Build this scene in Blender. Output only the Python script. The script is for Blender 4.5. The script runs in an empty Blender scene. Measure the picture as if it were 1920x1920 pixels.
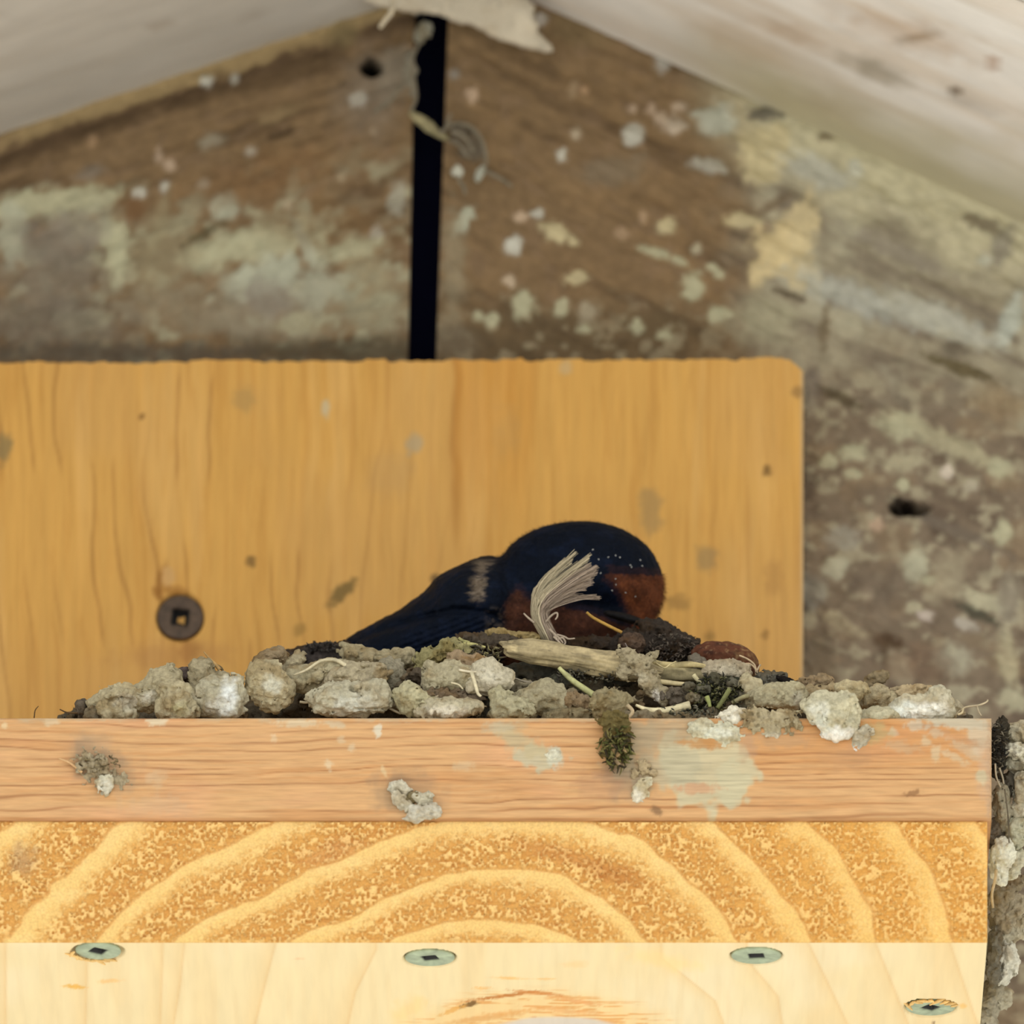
import bpy, math, random
import numpy as np

# ---------------------------------------------------------------- camera, world, light
MM = 0.001
TH = math.radians(20.0)            # the camera looks up by this much
DIST = 2600.0                      # mm from lens to the front edge of the shelf
FPX = 12.0 * DIST                  # focal length in pixels of a 1920 px frame
R_ = np.array([1.0, 0.0, 0.0])
F_ = np.array([0.0, math.cos(TH), math.sin(TH)])
U_ = np.array([0.0, -math.sin(TH), math.cos(TH)])


def _ray(px, py):
    px = np.asarray(px, float); py = np.asarray(py, float)
    a = (px - 960.0) / FPX; b = (960.0 - py) / FPX
    return a[..., None] * R_ + b[..., None] * U_ + F_


_d = _ray(960, 1345)
_c0 = -DIST * F_
_t = -_c0[1] / _d[1]
CAM = _c0 - np.array([0, 0, (_c0 + _t * _d)[2]])      # the shelf's top front edge is z = 0


def P(px, py, depth=0.0):
    """pixel -> world mm on the upright plane that lies depth mm behind the shelf front"""
    d = _ray(px, py)
    t = (depth - CAM[1]) / d[..., 1]
    return CAM + t[..., None] * d


def PZ(px, py, z):
    d = _ray(px, py)
    t = (z - CAM[2]) / d[..., 2]
    return CAM + t[..., None] * d


def proj(p):
    q = p - CAM
    w = q @ F_
    return 960 + FPX * (q @ R_) / w, 960 - FPX * (q @ U_) / w


sc = bpy.context.scene
COL = sc.collection
cam_d = bpy.data.cameras.new('camera')
cam = bpy.data.objects.new('camera', cam_d)
COL.objects.link(cam)
cam.location = tuple(CAM * MM)
cam.rotation_euler = (math.pi / 2 + TH, 0, 0)
cam_d.sensor_width = 36.0
cam_d.lens = 36.0 * FPX / 1920.0
cam_d.clip_start = 0.05
cam_d.clip_end = 100
cam_d.dof.use_dof = True
cam_d.dof.focus_distance = 2.602
cam_d.dof.aperture_fstop = 22.0
sc.camera = cam

world = bpy.data.worlds.new('overcast_sky'); sc.world = world
world.use_nodes = True
bg = world.node_tree.nodes['Background']
bg.inputs['Color'].default_value = (0.97, 0.99, 1.0, 1)
bg.inputs['Strength'].default_value = 1.0
sun_d = bpy.data.lights.new('sun', 'SUN'); sun_d.energy = 3.2; sun_d.angle = math.radians(3)
sun_d.color = (1.0, 0.97, 0.92)
sun = bpy.data.objects.new('sun', sun_d); COL.objects.link(sun)
sun.rotation_euler = (math.radians(13), math.radians(-8), 0)
sc.cycles.max_bounces = 5
sc.cycles.diffuse_bounces = 3
sc.cycles.glossy_bounces = 2
sc.view_settings.view_transform = 'Standard'
sc.view_settings.look = 'None'
sc.view_settings.exposure = 0.62
sc.view_settings.gamma = 1.0
sc.view_settings.use_curve_mapping = False

rng = np.random.default_rng(11)
random.seed(5)


# ---------------------------------------------------------------- numeric helpers
def lin(c):
    c = np.asarray(c, float) / 255.0
    return np.where(c <= 0.04045, c / 12.92, ((c + 0.055) / 1.055) ** 2.4)


def noise(x, y, z=0.0, seed=0):
    x, y, z = np.broadcast_arrays(np.asarray(x, float), np.asarray(y, float), np.asarray(z, float))
    shp = x.shape
    ax = []
    for q, mul in ((x, 374761393), (y, 668265263), (z, 2147483647)):
        q = q.ravel(); qi = np.floor(q)
        f = (q - qi).astype(np.float32)
        f = f * f * f * (f * (f * 6 - 15) + 10)
        h = qi.astype(np.int64).astype(np.uint32) * np.uint32(mul)
        with np.errstate(over='ignore'):
            ax.append(((1 - f, h), (f, h + np.uint32(mul))))
    out = np.zeros(ax[0][0][0].shape, np.float32)
    sd = np.uint32((seed * 974711 + 77) & 0xffffffff)
    with np.errstate(over='ignore'):
        for wx, hx in ax[0]:
            for wy, hy in ax[1]:
                wxy = wx * wy; hxy = hx + hy + sd
                for wz, hz in ax[2]:
                    h = hxy + hz
                    h = (h ^ (h >> np.uint32(13))) * np.uint32(1274126177)
                    h = (h ^ (h >> np.uint32(16))) * np.uint32(2246822519)
                    h ^= h >> np.uint32(15)
                    out += wxy * wz * (h.astype(np.float32) * np.float32(1 / 2147483647.5) - np.float32(1))
    return out.reshape(shp).astype(float)


def fbm(x, y, z=0.0, seed=0, octv=4, gain=0.5):
    a, s, n = 1.0, 0.0, 0.0
    x = np.asarray(x, float); y = np.asarray(y, float); z = np.asarray(z, float)
    for o in range(octv):
        s = s + a * noise(x, y, z, seed + 17 * o); n += a
        x = x * 2.03 + 3.1; y = y * 2.03 + 1.7; z = z * 2.03 + 5.3
        a *= gain
    return s / n * 1.6


def sst(a, b, x):
    t = np.clip((x - a) / (b - a), 0, 1)
    return t * t * (3 - 2 * t)


def mixc(c, col, a):
    return c * (1 - a[..., None]) + lin(col) * a[..., None]


def spots(c, X, Y, lst, seed=0, warp=0.35, wscale=None):
    """lst of (cx, cy, rx, ry, angle, rgb, strength, softness): irregular marks with an edge of their own"""
    d = np.zeros(X.shape)
    for n, (cx, cy, rx, ry, ang, col, st, soft) in enumerate(lst):
        reach = max(rx, ry) * 1.9
        m = (np.abs(X - cx) < reach) & (np.abs(Y - cy) < reach)
        if not m.any():
            continue
        x, y = X[m] - cx, Y[m] - cy
        a = math.radians(ang); ca, sa = math.cos(a), math.sin(a)
        u = (x * ca + y * sa) / rx; v = (-x * sa + y * ca) / ry
        w = wscale or (0.55 * min(rx, ry) + 3)
        r = np.sqrt(u * u + v * v) + warp * fbm(X[m] / w, Y[m] / w, n * 3.3, seed + n, 3)
        al = st * (1 - sst(1 - soft, 1 + soft, r))
        c[m] = c[m] * (1 - al[:, None]) + lin(col) * al[:, None]
        d[m] = np.maximum(d[m], al)
    return d


# ---------------------------------------------------------------- mesh helpers
def empty(name, p_mm, parent=None):
    o = bpy.data.objects.new(name, None)
    COL.objects.link(o)
    o.empty_display_size = 0.01
    o.location = tuple(np.asarray(p_mm) * MM)
    if parent:
        o.parent = parent
        o.location = tuple(np.asarray(p_mm) * MM - wloc(parent))
    return o


def wloc(o):
    v = np.zeros(3)
    while o is not None:
        v = v + np.array(o.location); o = o.parent
    return v


def build(name, V, faces, mat, parent=None, col=None, smooth=True, flat_from=None):
    """V in world mm; faces a list of int arrays (k, 3) or (k, 4); col (n, 3) linear colour per vertex"""
    V = np.asarray(V, float)
    lo, hi = V.min(0), V.max(0)
    base = np.array([(lo[0] + hi[0]) / 2, (lo[1] + hi[1]) / 2, lo[2]])
    me = bpy.data.meshes.new(name)
    vv = ((V - base) * MM).astype(np.float32)
    if not isinstance(faces, list):
        faces = [faces]
    faces = [np.asarray(f, np.int32) for f in faces if len(f)]
    nl = sum(f.size for f in faces); nf = sum(len(f) for f in faces)
    me.vertices.add(len(vv)); me.vertices.foreach_set('co', vv.ravel())
    me.loops.add(nl); me.polygons.add(nf)
    me.loops.foreach_set('vertex_index', np.concatenate([f.ravel() for f in faces]))
    sizes = np.concatenate([np.full(len(f), f.shape[1], np.int32) for f in faces])
    me.polygons.foreach_set('loop_start', np.concatenate([[0], np.cumsum(sizes)[:-1]]).astype(np.int32))
    sm = np.full(nf, bool(smooth))
    if flat_from is not None:
        sm[flat_from:] = False
    me.polygons.foreach_set('use_smooth', sm)
    if col is not None:
        at = me.color_attributes.new('Col', 'FLOAT_COLOR', 'POINT')
        c4 = np.ones((len(vv), 4), np.float32); c4[:, :3] = np.clip(col, 0, 1)
        at.data.foreach_set('color', c4.ravel())
    me.materials.append(mat)
    me.update(calc_edges=True); me.validate()
    o = bpy.data.objects.new(name, me)
    COL.objects.link(o)
    if parent:
        o.parent = parent
        o.location = tuple(base * MM - wloc(parent))
    else:
        o.location = tuple(base * MM)
    return o


def tag(o, label=None, cat=None, group=None, kind=None):
    if label: o['label'] = label
    if cat: o['category'] = cat
    if group: o['group'] = group
    if kind: o['kind'] = kind
    return o


def gridfaces(nu, nv, off=0):
    i = np.arange(nu - 1)[:, None]; j = np.arange(nv - 1)[None, :]
    a = i * nv + j
    return np.stack([a, a + 1, a + nv + 1, a + nv], -1).reshape(-1, 4) + off


def slab(name, S, T, fpts, fcol, thick, mat, parent=None, flip=False):
    """a board: a fine grid for the face that is seen, real thickness behind it. S, T 2-D parameter arrays"""
    nu, nv = S.shape
    pts = fpts(S, T).reshape(-1, 3)
    c = fcol(S, T).reshape(-1, 3)
    f = gridfaces(nu, nv)
    idx = np.arange(nu * nv).reshape(nu, nv)
    loop = np.concatenate([idx[:, 0], idx[-1, 1:], idx[-2::-1, -1], idx[0, -2:0:-1]])
    n = len(loop)
    back = pts[loop].copy()
    # back rim: straight, taken from the undisplaced border
    V = np.concatenate([pts, pts[loop], back + np.asarray(thick)])
    C = np.concatenate([c, c[loop], c[loop]])
    o1 = nu * nv; o2 = o1 + n
    k = np.arange(n); k2 = (k + 1) % n
    side = np.stack([o1 + k, o1 + k2, o2 + k2, o2 + k], -1)
    # back cap as a fan of quads between opposite sides
    bi = {int(v): o2 + q for q, v in enumerate(loop)}
    cap = []
    for a in range(nu - 1):
        cap.append((bi[int(idx[a, 0])], bi[int(idx[a + 1, 0])], bi[int(idx[a + 1, -1])], bi[int(idx[a, -1])]))
    cap = np.array(cap)
    if flip:
        f = f[:, ::-1]; side = side[:, ::-1]; cap = cap[:, ::-1]
    return build(name, V, [f, side, cap], mat, parent, C, True, len(f))


def nets(f, org, h):
    """surface nets of a sampled field (negative inside)"""
    s = f < 0
    nx, ny, nz = f.shape
    cnt = np.zeros((nx - 1, ny - 1, nz - 1)); acc = np.zeros((nx - 1, ny - 1, nz - 1, 3))
    sl = lambda o, n: slice(o, n - 1 + o)
    corner = lambda o: (sl(o[0], nx), sl(o[1], ny), sl(o[2], nz))
    for ax in range(3):
        for p in (0, 1):
            for q in (0, 1):
                o0 = [0, 0, 0]; b = [i for i in range(3) if i != ax]
                o0[b[0]] = p; o0[b[1]] = q
                o1 = list(o0); o1[ax] = 1
                f0 = f[corner(o0)]; f1 = f[corner(o1)]
                m = (f0 < 0) != (f1 < 0)
                t = np.where(m, f0 / np.where(m, f0 - f1, 1), 0)
                cnt += m
                for d in range(3):
                    acc[..., d] += m * (o0[d] + (t if d == ax else 0))
    act = cnt > 0
    idx = np.full(act.shape, -1, np.int64); ii = np.argwhere(act)
    idx[act] = np.arange(len(ii))
    V = (ii + acc[act] / cnt[act][:, None]) * h + np.asarray(org)
    quads = []
    for ax in range(3):
        b, c = (ax + 1) % 3, (ax + 2) % 3
        lo = [slice(None)] * 3; hi = [slice(None)] * 3
        lo[ax] = slice(0, -1); hi[ax] = slice(1, None)
        s0, s1 = s[tuple(lo)], s[tuple(hi)]
        ed = np.argwhere(s0 != s1)
        n = np.array(f.shape)
        ok = (ed[:, b] > 0) & (ed[:, c] > 0) & (ed[:, b] < n[b] - 1) & (ed[:, c] < n[c] - 1)
        ed = ed[ok]
        if not len(ed):
            continue
        sg = s0[tuple(ed.T)]
        def cell(db, dc):
            e = ed.copy(); e[:, b] += db; e[:, c] += dc
            return idx[tuple(e.T)]
        q = np.stack([cell(-1, -1), cell(0, -1), cell(0, 0), cell(-1, 0)], -1)
        q[~sg] = q[~sg][:, ::-1]
        quads.append(q)
    return V, np.concatenate(quads)


def lump_field(U, Vv, W, lobes, k):
    d = None
    for L in lobes:
        cx, cy, rx, ry = L[:4]
        rw = L[4] if len(L) > 4 else min(rx, ry) * 1.0
        wo = L[5] if len(L) > 5 else 0.0
        rot = math.radians(L[6]) if len(L) > 6 else 0.0
        x, y, z = U - cx, Vv - cy, W - wo
        if rot:
            ca, sa = math.cos(rot), math.sin(rot)
            x, y = x * ca + y * sa, -x * sa + y * ca
        q = np.sqrt((x / rx) ** 2 + (y / ry) ** 2 + (z / rw) ** 2)
        e = (q - 1) * min(rx, ry, rw)
        if d is None:
            d = e
        else:
            hh = np.clip(0.5 + 0.5 * (e - d) / k, 0, 1)
            d = e * (1 - hh) + d * hh - k * hh * (1 - hh)
    return d


def lump(lobes, h=3.0, k=10.0, amp=5.0, scale=18.0, amp2=1.6, scale2=6.0, seed=0, extra=None, reach=7.0):
    """smooth union of ellipsoids given in picture pixels (x, y, and depth w), roughened; returns V (px space), quads"""
    lo = np.array([min(L[0] - max(L[2], L[3]) for L in lobes), min(L[1] - max(L[2], L[3]) for L in lobes),
                   min((L[5] if len(L) > 5 else 0) - (L[4] if len(L) > 4 else min(L[2], L[3])) for L in lobes)]) - amp * 2 - 2 * h - k * .3
    hi = np.array([max(L[0] + max(L[2], L[3]) for L in lobes), max(L[1] + max(L[2], L[3]) for L in lobes),
                   max((L[5] if len(L) > 5 else 0) + (L[4] if len(L) > 4 else min(L[2], L[3])) for L in lobes)]) + amp * 2 + 2 * h + k * .3
    n = np.ceil((hi - lo) / h).astype(int) + 1
    U, V, W = np.meshgrid(*[lo[i] + h * np.arange(n[i]) for i in range(3)], indexing='ij')
    f = lump_field(U, V, W, lobes, k)
    near = np.abs(f) < amp * 1.6 + amp2 * 1.6 + 1.5 * h + (0 if extra is None else reach)
    u, v, w = U[near], V[near], W[near]
    dn = amp * fbm(u / scale, v / scale, w / scale, seed, 3)
    if amp2:
        dn = dn + amp2 * fbm(u / scale2, v / scale2, w / scale2, seed + 5, 3)
    if extra is not None:
        dn = dn + extra(u, v, w)
    f[near] += dn
    f[0], f[-1] = 9, 9; f[:, 0], f[:, -1] = 9, 9; f[:, :, 0], f[:, :, -1] = 9, 9
    return nets(f, lo, h)


def place(V, cx, cy, depth):
    """px space (u right, v down, w away) round the pixel (cx, cy) at depth mm -> world mm"""
    B = P(cx, cy, depth)
    kk = ((B - CAM) @ F_) / FPX
    return B + (V[:, :1] - cx) * kk * R_ - (V[:, 1:2] - cy) * kk * U_ + V[:, 2:3] * kk * F_


def catmull(pts, n):
    p = np.asarray(pts, float)
    p = np.concatenate([[2 * p[0] - p[1]], p, [2 * p[-1] - p[-2]]])
    m = len(p) - 3
    t = np.linspace(0, m - 1e-6, n); i = t.astype(int); t = (t - i)[:, None]
    a, b, c, d = p[i], p[i + 1], p[i + 2], p[i + 3]
    return 0.5 * (2 * b + (c - a) * t + (2 * a - 5 * b + 4 * c - d) * t ** 2 + (3 * b - a - 3 * c + d) * t ** 3)


def tube(pts, rad, sides=5):
    pts = np.asarray(pts, float); n = len(pts)
    rad = np.broadcast_to(np.asarray(rad, float), (n,))
    t = np.gradient(pts, axis=0); t /= np.linalg.norm(t, axis=1)[:, None] + 1e-12
    ref = np.array([0.3, 0.9, 0.2])
    a = np.cross(t, ref); a /= np.linalg.norm(a, axis=1)[:, None] + 1e-12
    b = np.cross(t, a)
    an = np.arange(sides) * 2 * math.pi / sides
    V = pts[:, None] + rad[:, None, None] * (np.cos(an)[None, :, None] * a[:, None] + np.sin(an)[None, :, None] * b[:, None])
    i = np.arange(n - 1)[:, None]; j = np.arange(sides)[None]
    q = np.stack([i * sides + j, i * sides + (j + 1) % sides, (i + 1) * sides + (j + 1) % sides, (i + 1) * sides + j], -1).reshape(-1, 4)
    V = np.concatenate([V.reshape(-1, 3), pts[:1], pts[-1:]])
    m = n * sides
    j = np.arange(sides)
    tri = np.concatenate([np.stack([np.full(sides, m), (j + 1) % sides, j], -1),
                          np.stack([np.full(sides, m + 1), (n - 1) * sides + j, (n - 1) * sides + (j + 1) % sides], -1)])
    return V, q, tri


class Bunch:
    def __init__(self): self.v, self.q, self.t, self.c, self.n = [], [], [], [], 0
    def add(self, V, q=None, t=None, c=(0.5, 0.5, 0.5)):
        self.v.append(V)
        if q is not None and len(q): self.q.append(np.asarray(q) + self.n)
        if t is not None and len(t): self.t.append(np.asarray(t) + self.n)
        c = np.asarray(c, float)
        self.c.append(np.broadcast_to(c, (len(V), 3)))
        self.n += len(V)
    def build(self, name, mat, parent=None, smooth=True):
        fs = []
        if self.q: fs.append(np.concatenate(self.q))
        if self.t: fs.append(np.concatenate(self.t))
        return build(name, np.concatenate(self.v), fs, mat, parent, np.concatenate(self.c), smooth)


def pxpath(pts, depth, n=14):
    """pixel polyline (x, y[, extra depth mm]) -> smooth world curve"""
    pts = [tuple(p) + (0,) * (3 - len(p)) for p in pts]
    c = catmull(pts, n)
    return np.array([P(a, b, depth + e) for a, b, e in c])


# ---------------------------------------------------------------- materials
def mat(name, rough=0.9, spec=0.2, bump=0.0, bscale=2500, var=0.15, vscale=900, stretch=(1, 1, 1), color=None, metal=0.0, sheen=0.0):
    m = bpy.data.materials.new(name); m.use_nodes = True
    nt = m.node_tree; N = nt.nodes; L = nt.links
    b = N['Principled BSDF']
    b.inputs['Roughness'].default_value = rough
    b.inputs['Specular IOR Level'].default_value = spec
    b.inputs['Metallic'].default_value = metal
    if sheen: b.inputs['Sheen Weight'].default_value = sheen
    tc = N.new('ShaderNodeTexCoord'); mp = N.new('ShaderNodeMapping')
    mp.inputs['Scale'].default_value = stretch
    L.new(tc.outputs['Object'], mp.inputs['Vector'])
    if color is None:
        at = N.new('ShaderNodeVertexColor'); at.layer_name = 'Col'; src = at.outputs['Color']
    else:
        rgb = N.new('ShaderNodeRGB'); rgb.outputs[0].default_value = tuple(lin(color)) + (1,); src = rgb.outputs[0]
    no = N.new('ShaderNodeTexNoise'); no.inputs['Scale'].default_value = vscale; no.inputs['Detail'].default_value = 2.5
    L.new(mp.outputs[0], no.inputs['Vector'])
    mr = N.new('ShaderNodeMapRange')
    mr.inputs['From Min'].default_value = 0.3; mr.inputs['From Max'].default_value = 0.7
    mr.inputs['To Min'].default_value = 1 - var; mr.inputs['To Max'].default_value = 1 + var
    L.new(no.outputs['Fac'], mr.inputs['Value'])
    mx = N.new('ShaderNodeVectorMath'); mx.operation = 'SCALE'
    L.new(src, mx.inputs[0]); L.new(mr.outputs[0], mx.inputs['Scale'])
    L.new(mx.outputs[0], b.inputs['Base Color'])
    if bump:
        n2 = N.new('ShaderNodeTexNoise'); n2.inputs['Scale'].default_value = bscale; n2.inputs['Detail'].default_value = 3
        n2.inputs['Roughness'].default_value = 0.65
        L.new(mp.outputs[0], n2.inputs['Vector'])
        bp = N.new('ShaderNodeBump'); bp.inputs['Strength'].default_value = 1.0; bp.inputs['Distance'].default_value = bump
        L.new(n2.outputs['Fac'], bp.inputs['Height']); L.new(bp.outputs[0], b.inputs['Normal'])
    return m


M_mud = mat('dried_mud', 1.0, 0.05, 0.00035, 1500, 0.2, 1700)
M_wood = mat('sawn_wood', 0.75, 0.25, 0.00012, 2200, 0.11, 2400, (0.08, 1, 1))
M_under = mat('planed_pine', 0.7, 0.25, 0.00003, 900, 0.04, 600, (1, .08, 1))
M_ply = mat('old_plywood', 0.7, 0.25, 0.00005, 1200, 0.06, 700, (1, 1, 0.08))
M_end = mat('end_grain', 0.85, 0.15, 0.0001, 3000, 0.12, 2600)
M_old = mat('weathered_rafter', 0.95, 0.1, 0.0002, 900, 0.12, 500)
M_paint = mat('limewashed_board', 0.9, 0.15, 0.0001, 500, 0.05, 200, (0.3, 1, 1))
M_straw = mat('dry_plant', 0.85, 0.2, 0.00004, 3000, 0.14, 1800)
M_fiber = mat('feather_barb', 0.7, 0.3, 0, 1000, 0.08, 2500)
M_dark = mat('gap_shade_filler', 0.95, 0.05, 0, 500, 0.1, 200, color=(9, 11, 30))  # near-black colour stands in for the shade inside the rafter gap
M_gable = mat('gable_boarding', 0.95, 0.1, 0.0002, 300, 0.3, 120, (1, 1, .1), color=(84, 70, 54))
M_screw = mat('coated_screw', 0.5, 0.4, 0.00003, 2000, 0.08, 1200)
M_rust = mat('rusty_screw', 0.6, 0.4, 0.00005, 2000, 0.2, 900, metal=0.2)
M_ground = mat('pale_gravel', 1.0, 0.1, 0.004, 60, 0.2, 30, color=(170, 168, 160))
M_web = mat('dusty_web', 1.0, 0.05, 0, 1000, 0.1, 900)
M_fuzz = mat('feather_fuzz', 0.85, 0.2, 0, 1000, 0.1, 900)

# bird plumage: glossy blue black with faint sheen
M_bird = mat('plumage', 0.6, 0.10, 0.00008, 3500, 0.25, 2500)
M_bird.node_tree.nodes['Principled BSDF'].inputs['Specular Tint'].default_value = (.6, .75, 1.0, 1)
#@@STRUCT
# ---------------------------------------------------------------- the setting
B = 400.0
g = 30000.0
fl = build('floor', np.array([[-g, -g, -2450.], [g, -g, -2450.], [g, g, -2450.], [-g, g, -2450.]]), np.array([[0, 1, 2, 3]]), M_ground, None, None, False)
tag(fl, 'pale sunlit gravel ground below the shed', 'ground', kind='structure')

Y_RAFT = 97.0
wb_pts = np.array([P(x, y, 141.) for x, y in ((-640, 470), (890, -20), (2450, 690), (2450, 2600), (-640, 2600))])
nw = len(wb_pts); kw = np.arange(nw)
wb = build('wall_back', np.concatenate([wb_pts, wb_pts + [0, 12, 0]]),
           [np.array([kw[::-1]]), np.array([kw + nw]), np.stack([kw, (kw + 1) % nw, (kw + 1) % nw + nw, kw + nw], -1)], M_gable, None, None, False)
tag(wb, 'dark weathered gable boarding behind the rafters', 'wall', kind='structure')

rb = np.array([P(x, y, 105.) for x, y in ((780, -60), (843.5, -60), (788, 1500), (748, 1500))])  # added filler: hides the lit roof underside so the gap stays black
rbo = build('gap_filler', np.concatenate([rb, rb + [0, 29, 0]]),
            np.array([[0, 3, 2, 1], [4, 5, 6, 7], [0, 1, 5, 4], [1, 2, 6, 5], [2, 3, 7, 6], [3, 0, 4, 7]]), M_dark, None, None, False)
tag(rbo, 'near-black filler added between the two rafters to keep the gap dark', 'filler', kind='structure')

# roof deck: whitewashed planks running parallel to the rafters, one slope on each side
ceil = tag(empty('ceiling', P(850, -60, 0.)), 'whitewashed plank underside of a small gable roof', 'ceiling', kind='structure')
LA, LB = P(0, 250, Y_RAFT), P(860, -32, Y_RAFT)
RA, RB = P(842, -72, Y_RAFT), P(1920, 420, Y_RAFT)


def roof_side(A, Bp, side):
    e = Bp - A; ln = np.linalg.norm(e); e = e / ln
    up = np.cross(e, [0, 1, 0]); up = up if up[2] > 0 else -up
    s0, s1 = (-420., ln + 60.) if side < 0 else (0., ln + 420.)
    y_hi = 150.0
    for k in range(2):
        wd = 57. + 88. if k == 0 else 88.
        y_lo = y_hi - wd
        fine = k < 2
        ns = 260 if fine else 30
        nt = 44 if fine else 8
        S, T = np.meshgrid(np.linspace(s0, s1, ns), np.linspace(y_hi - .7, y_lo + .7, nt), indexing='ij')

        def pts(S, T, k=k):
            n1 = fbm(S / 90, T / 5, k, 31 + side, 4)
            edge = np.minimum(T - (y_lo + .7), (y_hi - .7) - T)
            return A + S[..., None] * e + (T - A[1])[..., None] * np.array([0, 1., 0]) + up * ((0.25 * n1 + 0.8 * (1 - sst(0, 1.6, edge)))[..., None] + 0.3 * k % 2)

        def colr(S, T, k=k):
            p = A + S[..., None] * e + (T - A[1])[..., None] * np.array([0, 1., 0])
            x, y = proj(p)
            n1 = fbm(S / 60, T / 4, k, 41 + side, 4); n2 = fbm(S / 18, T / 14, k, 51, 3)
            if side < 0:
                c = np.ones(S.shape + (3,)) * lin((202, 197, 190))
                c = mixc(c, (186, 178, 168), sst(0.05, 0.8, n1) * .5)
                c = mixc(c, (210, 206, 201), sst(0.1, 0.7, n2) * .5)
                spots(c, x, y, [(10, 30, 12, 10, 0, (110, 95, 80), .6, .5), (300, 45, 14, 6, -20, (160, 145, 130), .5, .5),
                                (735, 8, 60, 14, 0, (168, 158, 145), .6, .5), (480, 25, 40, 5, -20, (165, 150, 138), .5, .6)], 3)
            else:
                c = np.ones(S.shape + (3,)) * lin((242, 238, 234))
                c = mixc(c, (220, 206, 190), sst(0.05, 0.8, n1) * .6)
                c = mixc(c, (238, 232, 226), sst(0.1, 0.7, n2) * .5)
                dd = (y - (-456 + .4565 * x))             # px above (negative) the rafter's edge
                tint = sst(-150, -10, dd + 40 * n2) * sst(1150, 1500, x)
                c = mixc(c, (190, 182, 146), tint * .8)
                spots(c, x, y, [(1720, 72, 36, 10, -20, (105, 90, 65), .7, .5), (1640, 130, 60, 16, 20, (140, 130, 108), .6, .6), (1790, 172, 9, 7, 0, (95, 72, 48), .8, .4),
                                (1860, 120, 14, 8, 0, (165, 118, 84), .6, .5), (1700, 60, 130, 28, 18, (196, 168, 140), .5, .7), (1400, 85, 90, 30, 20, (205, 185, 160), .5, .8),
                                (1480, 60, 60, 14, 20, (188, 160, 130), .5, .7), (1290, 20, 6, 6, 0, (120, 100, 80), .6, .5), (1560, 190, 70, 20, 22, (186, 172, 140), .5, .7),
                                (1820, 190, 50, 8, 25, (150, 130, 105), .5, .6), (1900, 250, 40, 30, 20, (222, 212, 195), .5, .7)], 9)
            return c
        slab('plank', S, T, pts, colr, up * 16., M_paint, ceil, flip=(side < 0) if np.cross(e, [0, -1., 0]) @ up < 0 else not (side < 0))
        y_hi = y_lo


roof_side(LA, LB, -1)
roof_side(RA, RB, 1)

# ---------------------------------------------------------------- rafters
W_ = (186, 184, 172); PAL = (176, 174, 140); PAL2 = (170, 172, 150); GRY = (128, 118, 106); YEL = (190, 176, 132)
left_spots = [
    (110, 378, 125, 26, -8, PAL, .85, .35), (215, 450, 24, 74, -4, PAL, .9, .3), (22, 440, 28, 62, 0, PAL2, .7, .4), (150, 425, 70, 34, -8, (150, 146, 125), .7, .4),
    (110, 455, 70, 46, 0, GRY, .7, .4), (95, 520, 95, 60, 0, (126, 117, 102), .7, .5), (418, 392, 26, 24, 0, PAL2, .85, .35), (505, 452, 110, 30, -12, PAL, .85, .35),
    (385, 478, 50, 30, -20, PAL, .75, .4), (500, 520, 95, 34, -18, PAL2, .95, .3), (600, 545, 60, 32, -10, PAL2, .75, .4), (572, 455, 10, 46, -25, PAL2, .8, .4),
    (655, 468, 60, 18, -14, PAL, .75, .4), (300, 470, 60, 70, 20, (150, 138, 105), .6, .5), (480, 590, 120, 44, 0, (140, 132, 112), .6, .5), (500, 560, 45, 36, 0, GRY, .7, .4),
    (690, 580, 60, 60, 0, (150, 146, 118), .6, .5), (330, 575, 90, 50, 0, (138, 124, 98), .6, .5), (690, 510, 40, 26, 0, (160, 152, 120), .6, .4), (560, 610, 40, 20, 0, PAL, .5, .4),
    (90, 610, 130, 46, 0, (112, 102, 88), .7, .5), (300, 420, 12, 60, 15, (150, 138, 104), .6, .4), (380, 440, 46, 9, -28, (84, 72, 44), .8, .4),
    (388, 152, 12, 11, 0, W_, .95, .3), (440, 147, 8, 10, 0, W_, .6, .4), (260, 363, 13, 13, 0, W_, .95, .3), (308, 350, 9, 10, 0, W_, .8, .3), (298, 290, 8, 14, 0, (176, 152, 128), .8, .4),
    (318, 310, 11, 10, 0, (176, 152, 128), .8, .4), (470, 283, 11, 9, 0, (168, 158, 142), .8, .4), (705, 436, 12, 13, 0, W_, .8, .4), (745, 375, 17, 32, 0, (158, 156, 140), .75, .4),
    (540, 385, 10, 10, 0, (186, 168, 138), .8, .4), (395, 265, 24, 14, -20, (150, 142, 122), .7, .5), (520, 215, 40, 12, -22, (140, 118, 80), .6, .5), (525, 252, 34, 8, -22, (70, 54, 36), .8, .4),
    (380, 345, 12, 9, 0, (160, 148, 128), .7, .4), (172, 265, 9, 9, 0, (160, 128, 92), .7, .4), (640, 335, 9, 8, 0, (160, 142, 112), .7, .4), (700, 245, 10, 8, 0, (170, 148, 118), .6, .4),
    (170, 325, 26, 14, -15, (126, 116, 104), .7, .5), (690, 175, 60, 70, 0, (122, 110, 96), .55, .6), (672, 186, 18, 13, 0, (172, 166, 154), .85, .4), (735, 140, 30, 50, 20, (134, 126, 112), .6, .5),
    (640, 60, 30, 24, 0, (128, 112, 72), .6, .5), (697, 128, 20, 18, 30, (8, 7, 7), 1.0, .35), (620, 420, 150, 40, 0, (122, 94, 56), .5, .6), (500, 330, 140, 40, -15, (124, 90, 50), .5, .6),
    (240, 395, 40, 22, -20, (110, 76, 42), .7, .5), (660, 660, 300, 22, 0, (78, 70, 52), .8, .6), (200, 664, 260, 20, 0, (88, 80, 68), .8, .6)]
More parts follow.
